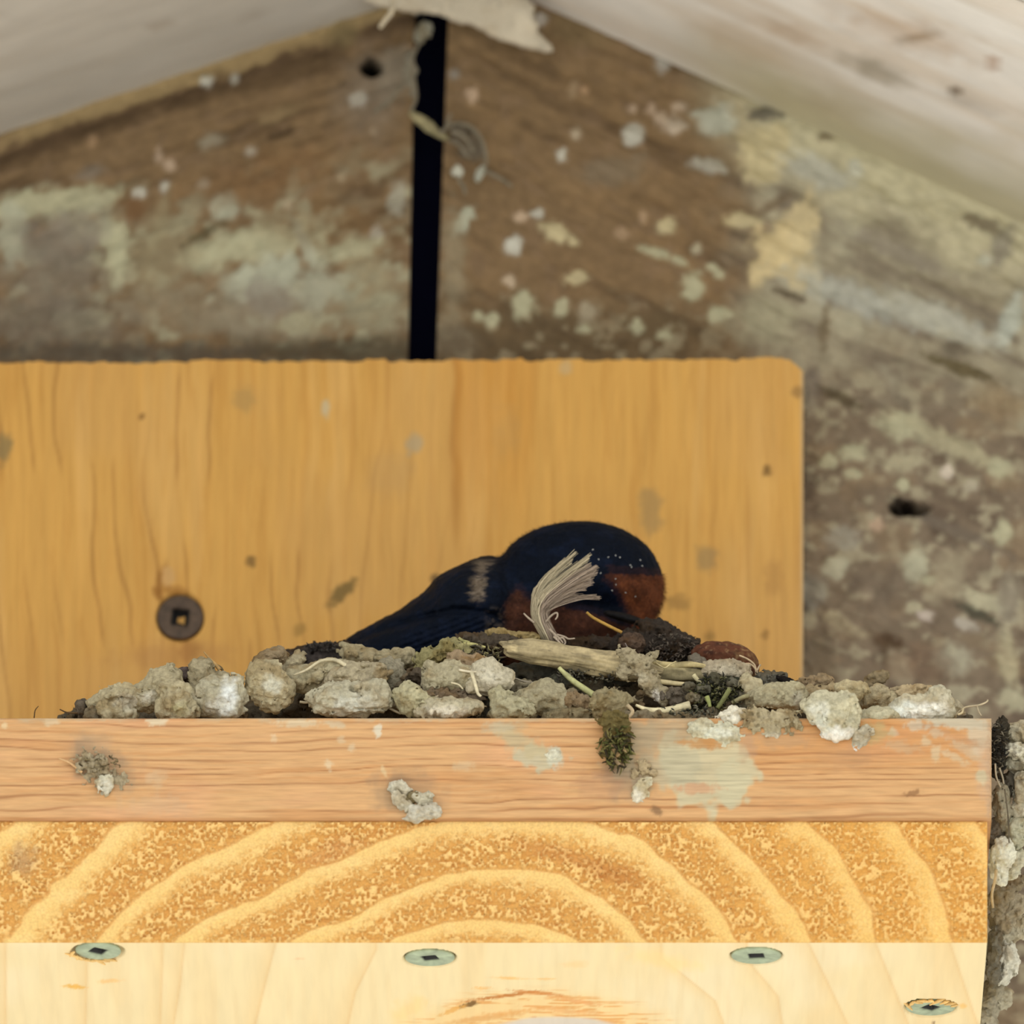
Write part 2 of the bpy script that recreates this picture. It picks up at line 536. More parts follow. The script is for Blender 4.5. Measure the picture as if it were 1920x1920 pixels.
right_spots = [
    (962, 462, 19, 19, 0, W_, .95, .3), (1046, 438, 32, 17, 28, YEL, .95, .3), (977, 406, 12, 11, 0, (186, 160, 132), .9, .3), (1008, 400, 11, 10, 0, W_, .9, .3), (1052, 292, 11, 12, 0, W_, .95, .3),
    (1189, 251, 19, 20, 0, W_, .9, .35), (1265, 235, 21, 16, 0, (184, 168, 148), .9, .35), (1240, 225, 12, 13, 0, (184, 162, 138), .85, .35), (1221, 206, 10, 10, 0, (190, 164, 138), .8, .4),
    (1275, 200, 15, 9, 0, (184, 162, 138), .8, .4), (1186, 206, 8, 9, 0, (190, 164, 138), .7, .4), (1081, 251, 9, 12, 0, (176, 160, 134), .8, .4), (1328, 311, 36, 14, 12, (170, 166, 152), .85, .4),
    (1252, 426, 19, 14, 0, YEL, .9, .35), (1306, 467, 9, 14, 0, (178, 168, 138), .85, .35), (1392, 414, 32, 13, 5, YEL, .85, .35), (1081, 521, 24, 11, -10, YEL, .85, .35), (957, 527, 12, 12, 0, (180, 160, 134), .9, .3),
    (983, 574, 22, 26, 20, PAL, .9, .4), (897, 594, 10, 10, 0, PAL, .85, .4), (922, 603, 13, 13, 0, PAL, .85, .4), (1052, 578, 12, 17, 20, PAL, .8, .4), (1100, 585, 18, 18, 0, (160, 148, 122), .8, .4), (1094, 616, 12, 10, 0, PAL, .75, .4),
    (1195, 613, 11, 15, 0, PAL, .8, .4), (1300, 537, 21, 25, 0, PAL, .85, .4), (1348, 590, 20, 17, 0, PAL, .85, .4), (1246, 629, 15, 11, 0, PAL, .7, .4), (1227, 473, 32, 8, 18, PAL, .8, .4), (1272, 489, 15, 9, 30, PAL, .8, .4),
    (1341, 508, 20, 8, 38, PAL, .8, .4), (884, 178, 14, 13, 0, (186, 158, 130), .9, .35), (852, 140, 9, 10, 0, (140, 132, 122), .85, .4), (1075, 165, 8, 18, 15, (150, 126, 94), .8, .4), (1097, 171, 8, 8, 0, (176, 140, 100), .8, .4),
    (1164, 438, 14, 10, 0, (160, 132, 100), .8, .4), (1205, 406, 9, 12, 0, (176, 146, 112), .8, .4), (1014, 36, 12, 11, 0, (190, 182, 172), .95, .3), (1080, 60, 60, 24, 20, (118, 98, 64), .7, .5), (1150, 320, 60, 26, -10, (128, 114, 92), .6, .5),
    (870, 412, 30, 13, -58, PAL2, .95, .3), (850, 500, 22, 100, 0, (146, 134, 106), .6, .5), (845, 640, 60, 30, 10, (110, 98, 78), .7, .5), (1240, 120, 14, 16, 0, (160, 156, 148), .8, .4),
    (1430, 290, 50, 58, 5, YEL, .95, .25), (1342, 222, 38, 30, 10, (172, 174, 158), .9, .35), (1435, 215, 34, 12, 5, (96, 90, 78), .9, .4), (1460, 470, 46, 62, 38, (200, 180, 130), .98, .22), (1505, 430, 26, 62, 10, (196, 178, 132), .9, .3), (1500, 520, 36, 26, 20, (190, 172, 126), .9, .3),
    (1480, 555, 30, 6, 18, (80, 66, 46), .8, .4), (1450, 385, 40, 7, -28, (112, 92, 66), .7, .4), (1530, 320, 70, 26, 20, (176, 176, 164), .8, .4), (1605, 320, 16, 20, -20, (180, 180, 164), .8, .4), (1548, 258, 20, 8, 10, (120, 104, 74), .8, .5),
    (1440, 600, 60, 46, 0, (160, 154, 124), .75, .5), (1540, 660, 60, 40, 0, (156, 146, 120), .7, .5), (1545, 620, 10, 40, 5, (108, 92, 66), .8, .5),
    (1600, 560, 120, 26, 20, (168, 170, 160), .75, .5), (1760, 600, 110, 26, 22, (172, 172, 160), .75, .5), (1700, 480, 120, 16, 24, (130, 120, 108), .6, .5), (1840, 560, 90, 14, 25, (140, 128, 104), .6, .5), (1840, 420, 40, 14, 20, (112, 98, 78), .8, .5), (1880, 460, 18, 40, 25, (130, 122, 110), .7, .5), (1845, 490, 12, 12, 0, (180, 180, 162), .8, .4), (1895, 600, 20, 50, 20, (176, 182, 170), .8, .4),
    (1800, 692, 74, 11, 20, (92, 80, 50), .9, .4), (1790, 655, 20, 14, 0, (98, 88, 72), .8, .5), (1575, 746, 46, 9, 25, (88, 76, 54), .9, .4), (1520, 730, 18, 40, 0, (110, 98, 88), .7, .5), (1690, 800, 42, 24, 15, PAL, .8, .4), (1690, 868, 32, 18, 0, (174, 166, 134), .8, .4), (1790, 835, 110, 18, 26, (170, 162, 128), .75, .4),
    (1775, 885, 13, 14, 0, (200, 186, 168), .95, .3), (1695, 910, 12, 13, 0, PAL, .85, .35), (1820, 912, 13, 12, 0, (176, 166, 142), .85, .35), (1870, 880, 24, 20, 0, PAL, .75, .4), (1555, 865, 20, 13, 0, PAL, .8, .4), (1600, 850, 26, 16, 0, PAL, .75, .4), (1600, 890, 18, 10, 0, PAL, .7, .4),
    (1706, 955, 40, 14, 20, (22, 14, 8), 1.0, .35), (1800, 1000, 110, 12, 24, (112, 100, 86), .8, .5), (1880, 1000, 16, 24, 0, PAL, .8, .4), (1645, 985, 14, 13, 0, (176, 148, 122), .8, .4), (1580, 1010, 36, 22, 30, (152, 146, 130), .8, .4), (1565, 1065, 26, 22, -30, (170, 166, 140), .85, .35),
    (1712, 1062, 24, 28, -25, (176, 174, 146), .85, .35), (1738, 1090, 14, 10, 0, PAL, .8, .4), (1780, 1075, 30, 50, 20, (158, 146, 118), .7, .5), (1520, 1110, 26, 30, 0, (136, 132, 120), .7, .5), (1628, 1112, 12, 11, 0, (176, 158, 130), .8, .4), (1710, 1140, 16, 13, 0, (180, 172, 140), .9, .35), (1735, 1155, 16, 11, 0, (182, 168, 156), .85, .35), (1660, 1100, 60, 40, 0, (112, 98, 82), .7, .5),
    (1832, 1150, 42, 10, 24, (74, 72, 58), .9, .4), (1840, 1128, 40, 16, 20, (180, 174, 142), .8, .4), (1810, 1170, 22, 12, 20, (172, 164, 150), .8, .4), (1660, 1200, 34, 12, 20, (84, 64, 44), .85, .4), (1660, 1215, 8, 30, 0, (84, 66, 46), .7, .5), (1690, 1260, 20, 44, -20, (160, 146, 118), .7, .4), (1580, 1170, 50, 12, 30, (164, 150, 118), .7, .4),
    (1540, 1230, 36, 50, 0, (110, 98, 80), .7, .5), (1790, 1240, 30, 26, 0, (168, 164, 140), .7, .5), (1890, 1230, 20, 50, -15, (178, 168, 132), .75, .4), (1900, 1310, 24, 22, 0, (176, 170, 138), .8, .4), (1800, 1300, 24, 18, 0, (166, 158, 130), .7, .4), (1730, 1240, 60, 30, 0, (122, 98, 76), .6, .5), (1850, 1210, 50, 14, 24, (130, 112, 86), .6, .5), (1890, 1130, 20, 60, 10, (150, 142, 122), .6, .5), (1870, 760, 50, 30, 10, (140, 118, 84), .6, .5)]


def rafter(side):
    if side < 0:
        x0, x1 = -560., 778.; top = lambda x: 250 - .328 * x - 14; shear = -.02
    else:
        x0, x1 = 842., 2320.; top = lambda x: -456 + .4565 * x - 14; shear = -.036
    st = 4.5
    nu = int((x1 - x0) / st) + 1
    H = 1500. if side < 0 else 1800.
    nv = int((1180. if side < 0 else H) / st)
    xs = np.linspace(x0, x1, nu)
    S, T = np.meshgrid(xs, np.linspace(0, 1, nv), indexing='ij')
    Yp = top(S) + T * H
    Xp = S + shear * np.maximum(Yp, -100)
    sl = -.328 if side < 0 else .4565
    v = (Yp - sl * Xp) * .93                      # across the grain, px
    u = Xp / .93
    c = np.ones(S.shape + (3,)) * lin((124, 99, 66))
    g1 = fbm(u / 260, v / 22, 0, 61 + side, 5); g2 = fbm(u / 90, v / 60, 0, 71 + side, 4); g3 = fbm(u / 30, v / 16, 0, 75 + side, 4)
    mot = fbm(Xp / 22, Yp / 18, 0, 81 + side, 4); mot2 = fbm(Xp / 60, Yp / 40, 2, 85 + side, 4)
    c = mixc(c, (92, 72, 48), sst(.0, .8, g1) * .8)
    c = mixc(c, (136, 108, 70), sst(.05, .8, g2) * .6)
    c = mixc(c, (124, 100, 74), sst(.1, .8, g3) * .5)
    d = Yp - (top(S) + 14)
    if side < 0:
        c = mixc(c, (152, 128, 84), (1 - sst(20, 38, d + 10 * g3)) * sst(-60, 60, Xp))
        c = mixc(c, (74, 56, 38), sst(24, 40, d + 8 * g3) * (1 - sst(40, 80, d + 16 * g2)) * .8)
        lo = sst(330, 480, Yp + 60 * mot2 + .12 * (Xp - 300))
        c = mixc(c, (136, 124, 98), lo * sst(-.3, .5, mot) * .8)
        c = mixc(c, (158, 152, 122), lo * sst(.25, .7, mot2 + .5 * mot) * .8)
        lst = left_spots
    else:
        t = sst(1330, 1500, Xp + 50 * mot2 + .0 * Yp)
        grey = np.ones(c.shape) * lin((150, 140, 116))
        grey = mixc(grey, (122, 110, 92), sst(-.1, .6, g1))
        grey = mixc(grey, (172, 166, 140), sst(.1, .7, g2) * .7)
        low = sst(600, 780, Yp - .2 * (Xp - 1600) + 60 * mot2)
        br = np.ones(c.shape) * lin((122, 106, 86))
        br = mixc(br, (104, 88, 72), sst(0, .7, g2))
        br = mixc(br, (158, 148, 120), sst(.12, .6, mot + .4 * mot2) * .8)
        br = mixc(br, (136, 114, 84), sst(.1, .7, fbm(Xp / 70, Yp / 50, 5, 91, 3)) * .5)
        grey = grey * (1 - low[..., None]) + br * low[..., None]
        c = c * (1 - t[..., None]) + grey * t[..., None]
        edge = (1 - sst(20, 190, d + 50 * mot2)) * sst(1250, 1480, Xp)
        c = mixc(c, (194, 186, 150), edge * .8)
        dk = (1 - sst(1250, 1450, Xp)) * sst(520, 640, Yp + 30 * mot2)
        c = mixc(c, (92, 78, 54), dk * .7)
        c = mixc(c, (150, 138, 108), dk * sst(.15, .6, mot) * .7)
        lst = right_spots
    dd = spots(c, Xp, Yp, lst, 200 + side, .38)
    holes = np.zeros(S.shape)
    for L in lst:
        if sum(L[5]) < 60:
            holes = np.maximum(holes, 1 - sst(.5, 1.1, np.hypot((Xp - L[0]) / L[2], (Yp - L[1]) / L[3])))
    bark = .5 * g1 + .35 * g3 + .35 * dd + .25 * mot - 7.0 * holes

    def pts(S, T):
        p = P(Xp, Yp, Y_RAFT)
        p[..., 1] -= bark * .9
        return p
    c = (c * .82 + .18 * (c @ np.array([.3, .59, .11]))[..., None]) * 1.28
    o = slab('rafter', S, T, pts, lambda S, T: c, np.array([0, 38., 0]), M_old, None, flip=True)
    return o


r1 = tag(rafter(-1), 'weathered brown rafter with peeling pale patches, left of the dark gap', 'rafter')
r2 = tag(rafter(1), 'weathered rafter with pale spots and yellow flakes, right of the dark gap', 'rafter')

# ---------------------------------------------------------------- plywood board behind the nest
Y_PLY = 84.0
ply_thick = Y_RAFT - 1.6 - Y_PLY
st = 3.6
S, T = np.meshgrid(np.linspace(-330, 1506, int(1836 / st)), np.linspace(0, 1, int(800 / st)), indexing='ij')


def ply_top(x):
    t = 679 - .0045 * x + 2.2 * fbm(x / 16, 0, 0, 5, 3) + 1.5 * np.where(noise(x / 37, 3., 0, 8) > 0, 1, -1)
    return t + np.where(x > 1482, (x - 1482) * 1.15, 0)


PX = S; PY = ply_top(S) + T * (1500 - ply_top(S))


def ply_col(S, T):
    X, Y = PX, PY
    wv = 14 * fbm(X / 160, Y / 260, 0, 12, 3)
    n1 = fbm((X + wv) / 13, Y / 330, 0, 13, 4); n2 = fbm((X + wv) / 42, Y / 420, 0, 14, 3); n3 = fbm(X / 5, Y / 70, 1, 15, 3); n4 = fbm(X / 200, Y / 260, 1, 16, 3)
    c = np.ones(S.shape + (3,)) * lin((216, 166, 88))
    c = mixc(c, (196, 142, 68), sst(0, .9, n1) * .5)
    c = mixc(c, (224, 178, 106), sst(.0, .9, n2) * .6)
    c = mixc(c, (202, 148, 74), sst(.1, .9, n3) * .3)
    c = mixc(c, (210, 164, 98), sst(-.1, .7, n4) * .4)
    cr = np.abs((X + wv) / 58 + .35 * fbm(X / 120, Y / 300, 0, 18, 2) - np.round((X + wv) / 58 + .35 * fbm(X / 120, Y / 300, 0, 18, 2)))
    lf = (1 - sst(500, 900, X)) * .38 + .1
    c = mixc(c, (158, 108, 52), (1 - sst(.02, .09, cr)) * lf * sst(-.3, .3, noise(X / 90, Y / 160, 0, 19)))
    c = mixc(c, (172, 116, 50), (1 - sst(3, 12, np.abs(X - 855 - 6 * fbm(Y / 90, 0, 0, 2, 2)))) * (1 - sst(900, 1100, Y)) * .6)
    c = mixc(c, (204, 140, 56), sst(850, 860, X) * (1 - sst(980, 1010, X)) * (1 - sst(800, 1050, Y)) * .4)
    c = mixc(c, (202, 160, 104), sst(1200, 1500, X) * sst(850, 1200, Y) * .35)
    c = mixc(c, (206, 158, 92), sst(1100, 1350, Y) * .35)
    c = mixc(c, (200, 172, 130), sst(1499, 1504, X) * .8)
    GY = (150, 128, 88)
    spots(c, X, Y, [(611, 766, 8, 15, 0, (205, 186, 146), .9, .3), (776, 834, 15, 19, 10, (186, 164, 126), .85, .35), (640, 1112, 32, 13, -42, (116, 96, 52), .85, .35), (470, 1054, 10, 10, 0, (120, 92, 50), .8, .4),
                    (1220, 955, 20, 42, 0, GY, .55, .5), (1325, 1046, 20, 22, 0, GY, .6, .5), (1438, 882, 9, 11, 0, (118, 88, 46), .85, .4), (6, 838, 15, 30, 12, (142, 122, 80), .85, .35), (1060, 690, 11, 15, 0, (205, 174, 124), .8, .4),
                    (266, 780, 6, 6, 0, (130, 92, 46), .8, .4), (458, 746, 20, 24, 0, (180, 146, 88), .6, .5), (561, 1180, 14, 10, -40, (150, 118, 60), .6, .5), (730, 890, 40, 40, 0, (196, 156, 98), .5, .6), (815, 1085, 8, 10, 0, (96, 76, 48), .8, .4),
                    (303, 1085, 9, 26, 12, (150, 100, 40), .75, .5), (316, 1080, 11, 19, 0, (208, 164, 104), .95, .35), (322, 1108, 24, 9, 0, (158, 106, 42), .7, .5), (355, 1218, 18, 18, 0, (164, 112, 50), .7, .6), (330, 1230, 90, 26, 0, (180, 130, 76), .5, .7), (296, 1112, 8, 14, -30, (150, 98, 36), .7, .5), (950, 815, 24, 50, 0, (198, 154, 88), .5, .6),
                    (1270, 1130, 24, 14, 0, (150, 116, 64), .6, .5), (1450, 1085, 16, 30, 0, (186, 140, 78), .6, .5), (1495, 735, 10, 10, 0, (150, 116, 70), .7, .4), (1435, 1190, 8, 8, 0, (150, 112, 60), .7, .4), (1330, 1195, 10, 12, 0, (140, 108, 56), .6, .5)], 300, .35)
    return c


def ply_pts(S, T):
    n = fbm(PX / 12, PY / 260, 0, 13, 3)
    p = P(PX, PY, Y_PLY)
    p[..., 1] += .16 * n
    hole = 1 - sst(40, 47, np.hypot(PX - 338, PY - 1157))
    p[..., 1] += 2.0 * hole
    return p


ply = slab('backing_board', S, T, ply_pts, ply_col, np.array([0, ply_thick, 0]), M_ply, None, flip=True)
tag(ply, 'orange-brown upright plywood board behind the bird, with one dark screw', 'board')


def screw(name, center, normal, xdir, r, rec, rot, colr, m, parent, chips=None):
    """flat screw head with a square recess: centre in mm, recess half size rec, head rises towards normal"""
    normal = np.asarray(normal, float); xdir = np.asarray(xdir, float); yd = np.cross(normal, xdir)
    n = 48
    b = Bunch()
    an = np.arange(n) * 2 * math.pi / n
    sq = np.stack([np.cos(an), np.sin(an)], -1)
    rr = np.abs(np.cos(an - rot)) + np.abs(np.sin(an - rot))
    rings = []
    def ring(rad, hgt, square=0.):
        rv = rad * ((1 - square) + square * (1.0 / rr) * 1.15)
        rings.append(center + (sq[:, :1] * rv[:, None]) * xdir + (sq[:, 1:] * rv[:, None]) * yd + normal * hgt)
    ring(r * .35, -3.0); ring(r * .5, -2.6); ring(r * .97, -.45); ring(r, -.2); ring(r * .98, -.03); ring(r * .93, .04); ring(r * .6, .02)
    ring(rec * 1.2, -.02, .9); ring(rec, -.25, 1); ring(rec * .9, -1.5, 1); ring(rec * .1, -1.8, 0)
    V = np.concatenate(rings)
    m_ = len(rings)
    i = np.arange(m_ - 1)[:, None]; j = np.arange(n)[None]
    q = np.stack([i * n + j, i * n + (j + 1) % n, (i + 1) * n + (j + 1) % n, (i + 1) * n + j], -1).reshape(-1, 4)
    c = np.ones((len(V), 3)) * lin(colr)
    nz = fbm(V[:, 0] * 1.1, V[:, 1] * 1.1 + V[:, 2], 0, int(abs(center[0]) * 7) % 99, 3)
    c = c * (1 + .25 * nz[:, None])
    c[8 * n:] = lin((34, 34, 36))
    return build(name, V, [q], m, parent, c, True)


sw = screw('screw', P(338, 1157, Y_PLY + .3), (0, -1, 0), (1, 0, 0), 44 / 11.65, 1.6, math.radians(38), (86, 70, 56), M_rust, ply)
tag(sw, 'dark rusty screw with a square recess')
#@@SHELF
# ---------------------------------------------------------------- shelf board, seen on its long edge
Zb = P(960, 1537, 0.)[2]
st = 2.4
S, T = np.meshgrid(np.linspace(-400, 1859, int(2260 / st)), np.linspace(1345, 1537, 82), indexing='ij')
DUST = (204, 194, 158); PINK = (206, 152, 110)
shelf_spots = [
    (1330, 1440, 80, 66, 0, DUST, .85, .16), (1240, 1440, 80, 40, 0, (190, 180, 148), .75, .3), (1240, 1375, 70, 30, 0, (178, 160, 128), .7, .4), (1195, 1395, 40, 46, 0, (176, 158, 126), .6, .4), (1375, 1470, 30, 40, 0, DUST, .7, .25),
    (1010, 1418, 42, 22, 8, (196, 188, 156), .85, .22), (985, 1395, 50, 18, 30, (196, 178, 138), .7, .35), (960, 1375, 22, 24, 20, (190, 172, 134), .5, .5), (1040, 1418, 14, 18, 0, (206, 202, 178), .85, .3), (1175, 1465, 44, 34, 20, (160, 138, 112), .6, .5), (1125, 1470, 40, 26, 0, (184, 136, 102), .4, .6),
    (1320, 1394, 40, 9, 6, (196, 142, 84), .8, .4), (1310, 1478, 42, 10, 0, (206, 152, 112), .7, .4), (1230, 1520, 10, 9, 0, (130, 98, 68), .8, .5), (1690, 1400, 30, 10, 10, (200, 172, 134), .5, .5),
    (1795, 1352, 70, 14, 6, (206, 196, 170), .85, .35), (1835, 1380, 24, 34, 0, (206, 190, 162), .75, .4), (1780, 1380, 60, 8, 20, (198, 150, 108), .6, .5), (1815, 1410, 40, 9, 35, (204, 178, 144), .65, .45), (1845, 1450, 14, 50, 0, (206, 170, 136), .6, .5), (1842, 1456, 12, 12, 0, DUST, .7, .4), (1855, 1445, 6, 90, 0, (198, 164, 130), .7, .5),
    (1755, 1412, 9, 14, 0, (212, 190, 152), .7, .5), (1735, 1390, 10, 9, 0, (214, 194, 158), .6, .5), (1790, 1420, 30, 6, 30, (212, 190, 154), .6, .5), (1756, 1375, 12, 8, 0, (206, 180, 146), .7, .4), (1675, 1373, 9, 8, 0, (210, 190, 160), .7, .4), (1720, 1360, 20, 8, 0, (206, 192, 166), .7, .4), (1640, 1375, 30, 16, -10, (186, 170, 120), .6, .5), (1712, 1487, 14, 6, -10, (150, 108, 70), .8, .5),
    (615, 1434, 9, 11, 0, (222, 196, 158), .8, .4), (708, 1370, 7, 12, 10, (226, 214, 188), .9, .3), (660, 1402, 6, 8, 20, (222, 196, 158), .7, .4), (514, 1385, 7, 7, 0, (222, 196, 158), .6, .4), (292, 1352, 20, 7, 0, (224, 206, 172), .85, .4), (96, 1352, 14, 8, 0, (222, 198, 160), .7, .4), (8, 1360, 6, 6, 0, (230, 205, 160), .7, .4), (295, 1460, 16, 14, 0, (212, 180, 140), .6, .6), (556, 1356, 40, 7, 0, (216, 198, 164), .7, .5), (630, 1358, 20, 8, 10, (212, 192, 158), .7, .4), (640, 1386, 8, 6, 0, (222, 196, 158), .6, .4),
    (870, 1435, 18, 9, 0, (216, 186, 146), .6, .5), (170, 1400, 34, 22, 0, (190, 158, 122), .6, .7), (195, 1440, 52, 40, 20, (160, 138, 112), .6, .6), (740, 1495, 44, 32, 40, (156, 132, 104), .6, .6), (790, 1480, 40, 28, 30, (170, 140, 108), .5, .7), (720, 1447, 4, 11, -20, (224, 196, 150), .7, .4), (290, 1510, 60, 16, 0, (208, 172, 132), .5, .7), (935, 1362, 26, 12, 0, (196, 180, 148), .7, .4), (1590, 1420, 50, 20, 0, (190, 146, 104), .5, .7), (1460, 1385, 60, 16, 0, (186, 150, 112), .5, .7), (1400, 1400, 16, 24, 0, (188, 150, 116), .5, .6)]


def grain_shelf(X, Y):
    w = Y + 7 * fbm(X / 420, Y / 60, 0, 21, 3) + 2.2 * fbm(X / 90, Y / 25, 0, 22, 2) + .010 * X
    per = 15.5
    q = w / per + .55 * noise(w / 41, 0.2, 0, 23)
    fr = q - np.floor(q)
    line = np.exp(-((fr - .5) / .10) ** 2)
    stren = sst(-.55, .5, noise(X / 260, np.floor(q) * 1.37, 0, 24) + .4 * noise(X / 60, np.floor(q) * 2.1, 0, 29))
    return w, line * stren, fr


def shelf_col(S, T):
    w, ln, fr = grain_shelf(S, T)
    c = np.ones(S.shape + (3,)) * lin((217, 169, 117))
    n1 = fbm(S / 300, w / 9, 0, 25, 4); n2 = fbm(S / 60, w / 4, 0, 26, 3); n3 = fbm(S / 240, T / 70, 0, 27, 3)
    c = mixc(c, (203, 146, 92), sst(0, .8, n1) * .6)
    c = mixc(c, (230, 184, 130), sst(.05, .8, n2) * .35)
    c = mixc(c, (222, 164, 122), sst(0, .8, n3) * .5)
    c = mixc(c, (206, 142, 80), sst(1000, 1700, S) * (1 - sst(1380, 1480, T)) * .55)
    c = mixc(c, (164, 104, 60), ln * .62)
    # a worn pale arris
    ar = (1 - sst(1347, 1356, T + 3.5 * fbm(S / 12, T / 6, 0, 28, 3)))
    c = mixc(c, (206, 178, 140), ar * sst(-.5, .4, fbm(S / 50, 0, 0, 30, 2)) * .85)
    lowd = sst(1531, 1537, T)
    c = mixc(c, (176, 124, 84), lowd * .5)
    spots(c, S, T, shelf_spots, 400, .5, None)
    # wood grain still shows through the thin dried smears
    c *= (.87 - .10 * ln - .06 * sst(.1, .7, n2))[..., None]
    return c


def shelf_pts(S, T):
    w, ln, fr = grain_shelf(S, T)
    p = P(S, T, 0.)
    p[..., 1] += .10 * ln + .05 * fbm(S / 60, w / 4, 0, 26, 3)
    e = np.minimum(np.minimum(T - 1345, 1537 - T), 1859 - S)
    p[..., 1] += .5 * (1 - sst(0, 6, e)) ** 2
    return p


shelf = slab('shelf_board', S, T, shelf_pts, shelf_col, np.array([0, Y_PLY - 1.2, 0]), M_wood, None, flip=True)
tag(shelf, 'pinkish pine shelf board under the nest, long grain, smeared with dried mud', 'board')

# ---------------------------------------------------------------- plank below: end grain faces the camera, its underside is seen too
curves = {0: [(0, 1575), (45, 1542), (-90, 1660), (-140, 1765)], 1: [(30, 1760), (125, 1655), (170, 1610), (250, 1542)],
          2: [(200, 1755), (260, 1690), (320, 1650), (375, 1615), (500, 1565), (560, 1542)],
          3: [(345, 1762), (415, 1720), (500, 1685), (575, 1645), (700, 1595), (790, 1562), (900, 1548), (1000, 1544), (1100, 1550), (1210, 1597), (1280, 1650), (1350, 1720), (1375, 1765)],
          4: [(560, 1765), (675, 1720), (775, 1670), (850, 1645), (960, 1637), (1035, 1645), (1085, 1670), (1130, 1695), (1170, 1730), (1200, 1765)],
          5: [(740, 1768), (825, 1742), (950, 1735), (1035, 1752), (1075, 1768)]}
rc = {2: [(1325, 1542), (1385, 1605), (1440, 1655), (1475, 1705), (1505, 1765)], 1: [(1495, 1542), (1550, 1590), (1590, 1650), (1620, 1710), (1635, 1765)],
      0: [(1660, 1542), (1710, 1605), (1750, 1670), (1770, 1765)], -1: [(1820, 1542), (1860, 1605), (1895, 1680)]}
cp, cv = [], []
for k_, l_ in list(curves.items()) + list(rc.items()):
    for a_ in l_:
        cp.append(a_); cv.append(k_)
cp += [(930, 1800), (300, 1420), (1600, 1420)]; cv += [5.7, 0.9, 0.2]
cp = np.array(cp, float) / 200.0; cv = np.array(cv, float)


def tpsk(r2):
    return np.where(r2 > 0, r2 * np.log(np.maximum(r2, 1e-12)), 0)


nP = len(cp)
A_ = np.zeros((nP + 3, nP + 3))
A_[:nP, :nP] = tpsk(((cp[:, None] - cp[None]) ** 2).sum(-1)) + np.eye(nP) * .003
A_[:nP, nP] = 1; A_[:nP, nP + 1:] = cp; A_[nP, :nP] = 1; A_[nP + 1:, :nP] = cp.T
wts = np.linalg.solve(A_, np.concatenate([cv, [0, 0, 0]]))


def ringf(X, Y):
    x = np.stack([X, Y], -1) / 200.0
    out = wts[nP] + x @ wts[nP + 1:]
    for i in range(nP):
        out = out + wts[i] * tpsk(((x - cp[i]) ** 2).sum(-1))
    return out


st = 1.7
Y_PL = 0.9
S, T = np.meshgrid(np.linspace(-400, 1851, int(2251 / st)), np.linspace(1540.5, 1766, 134), indexing='ij')
ru = ringf(S, T) + .05 * fbm(S / 50, T / 50, 0, 33, 3)
rd = ru - np.round(ru)
smo = sst(-.12, -.06, rd) * (1 - sst(.02, .36, rd + .09 * fbm(S / 9, T / 9, 0, 34, 3)))
rough_ = 1 - smo
bead = fbm(S / 5.0, T / 5.0, 0, 35, 2); bead2 = fbm(S / 14, T / 11, 3, 36, 3)
bd = sst(-.3, .5, bead * .85 + bead2 * .4)            # fibre tufts
streak = fbm(S / 34 + .35 * T / 30, T / 4, 0, 37, 3)


def end_col(S, T):
    c = np.ones(S.shape + (3,)) * lin((230, 191, 120))
    c = mixc(c, (234, 199, 132), sst(0, .7, fbm(S / 40, T / 30, 0, 38, 3)) * .5)
    base = np.ones(c.shape) * lin((212, 158, 85))
    base = mixc(base, (196, 138, 72), sst(.05, .8, streak) * sst(-.5, -.12, -np.abs(rd + .28)) * .8)
    base = mixc(base, (222, 170, 94), sst(0, .7, bead2) * .6)
    base = mixc(base, (240, 200, 130), bd * .72)
    c = c * (1 - rough_[..., None]) + base * rough_[..., None]
    c = mixc(c, (228, 172, 84), sst(1150, 1700, S) * .38 * (1 - .4 * bd))
    c = mixc(c, (198, 138, 74), (1 - sst(.0, .035, np.abs(rd + .09))) * .5)
    spots(c, S, T, [(45, 1612, 26, 26, 0, (186, 150, 108), .65, .6), (1150, 1640, 60, 18, 20, (190, 126, 66), .6, .6), (1040, 1600, 80, 14, 14, (200, 140, 80), .5, .6), (620, 1600, 60, 20, -20, (206, 150, 96), .4, .6)], 500)
    return c


def end_pts(S, T):
    p = P(S, T, Y_PL)
    dd = rough_ * (-.02 - .5 * bd + .10 * np.minimum(streak, 0)) + .03 * fbm(S / 6, T / 6, 0, 39, 2)
    e = np.minimum(np.minimum(T - 1540.5, 1766 - T), 1851 - S)
    dd = np.where(e < 3, np.maximum(dd, .0), dd)
    p[..., 1] += dd
    top_e = T < 1542
    p[..., 2] += np.where(top_e, .12 * bd * rough_ + .06, 0)
    return p


plank_top = P(960, 1540.5, Y_PL)[2]
plank_bot = P(960, 1766, Y_PL)[2]
plank = tag(empty('support_plank', P(900, 1766, 40.)), 'pale sawn pine plank with coarse ringed end grain, lowest, with four screws underneath', 'plank')
slab('end_grain_face', S, T, end_pts, end_col, np.array([0, .45, 0]), M_end, plank, flip=True)
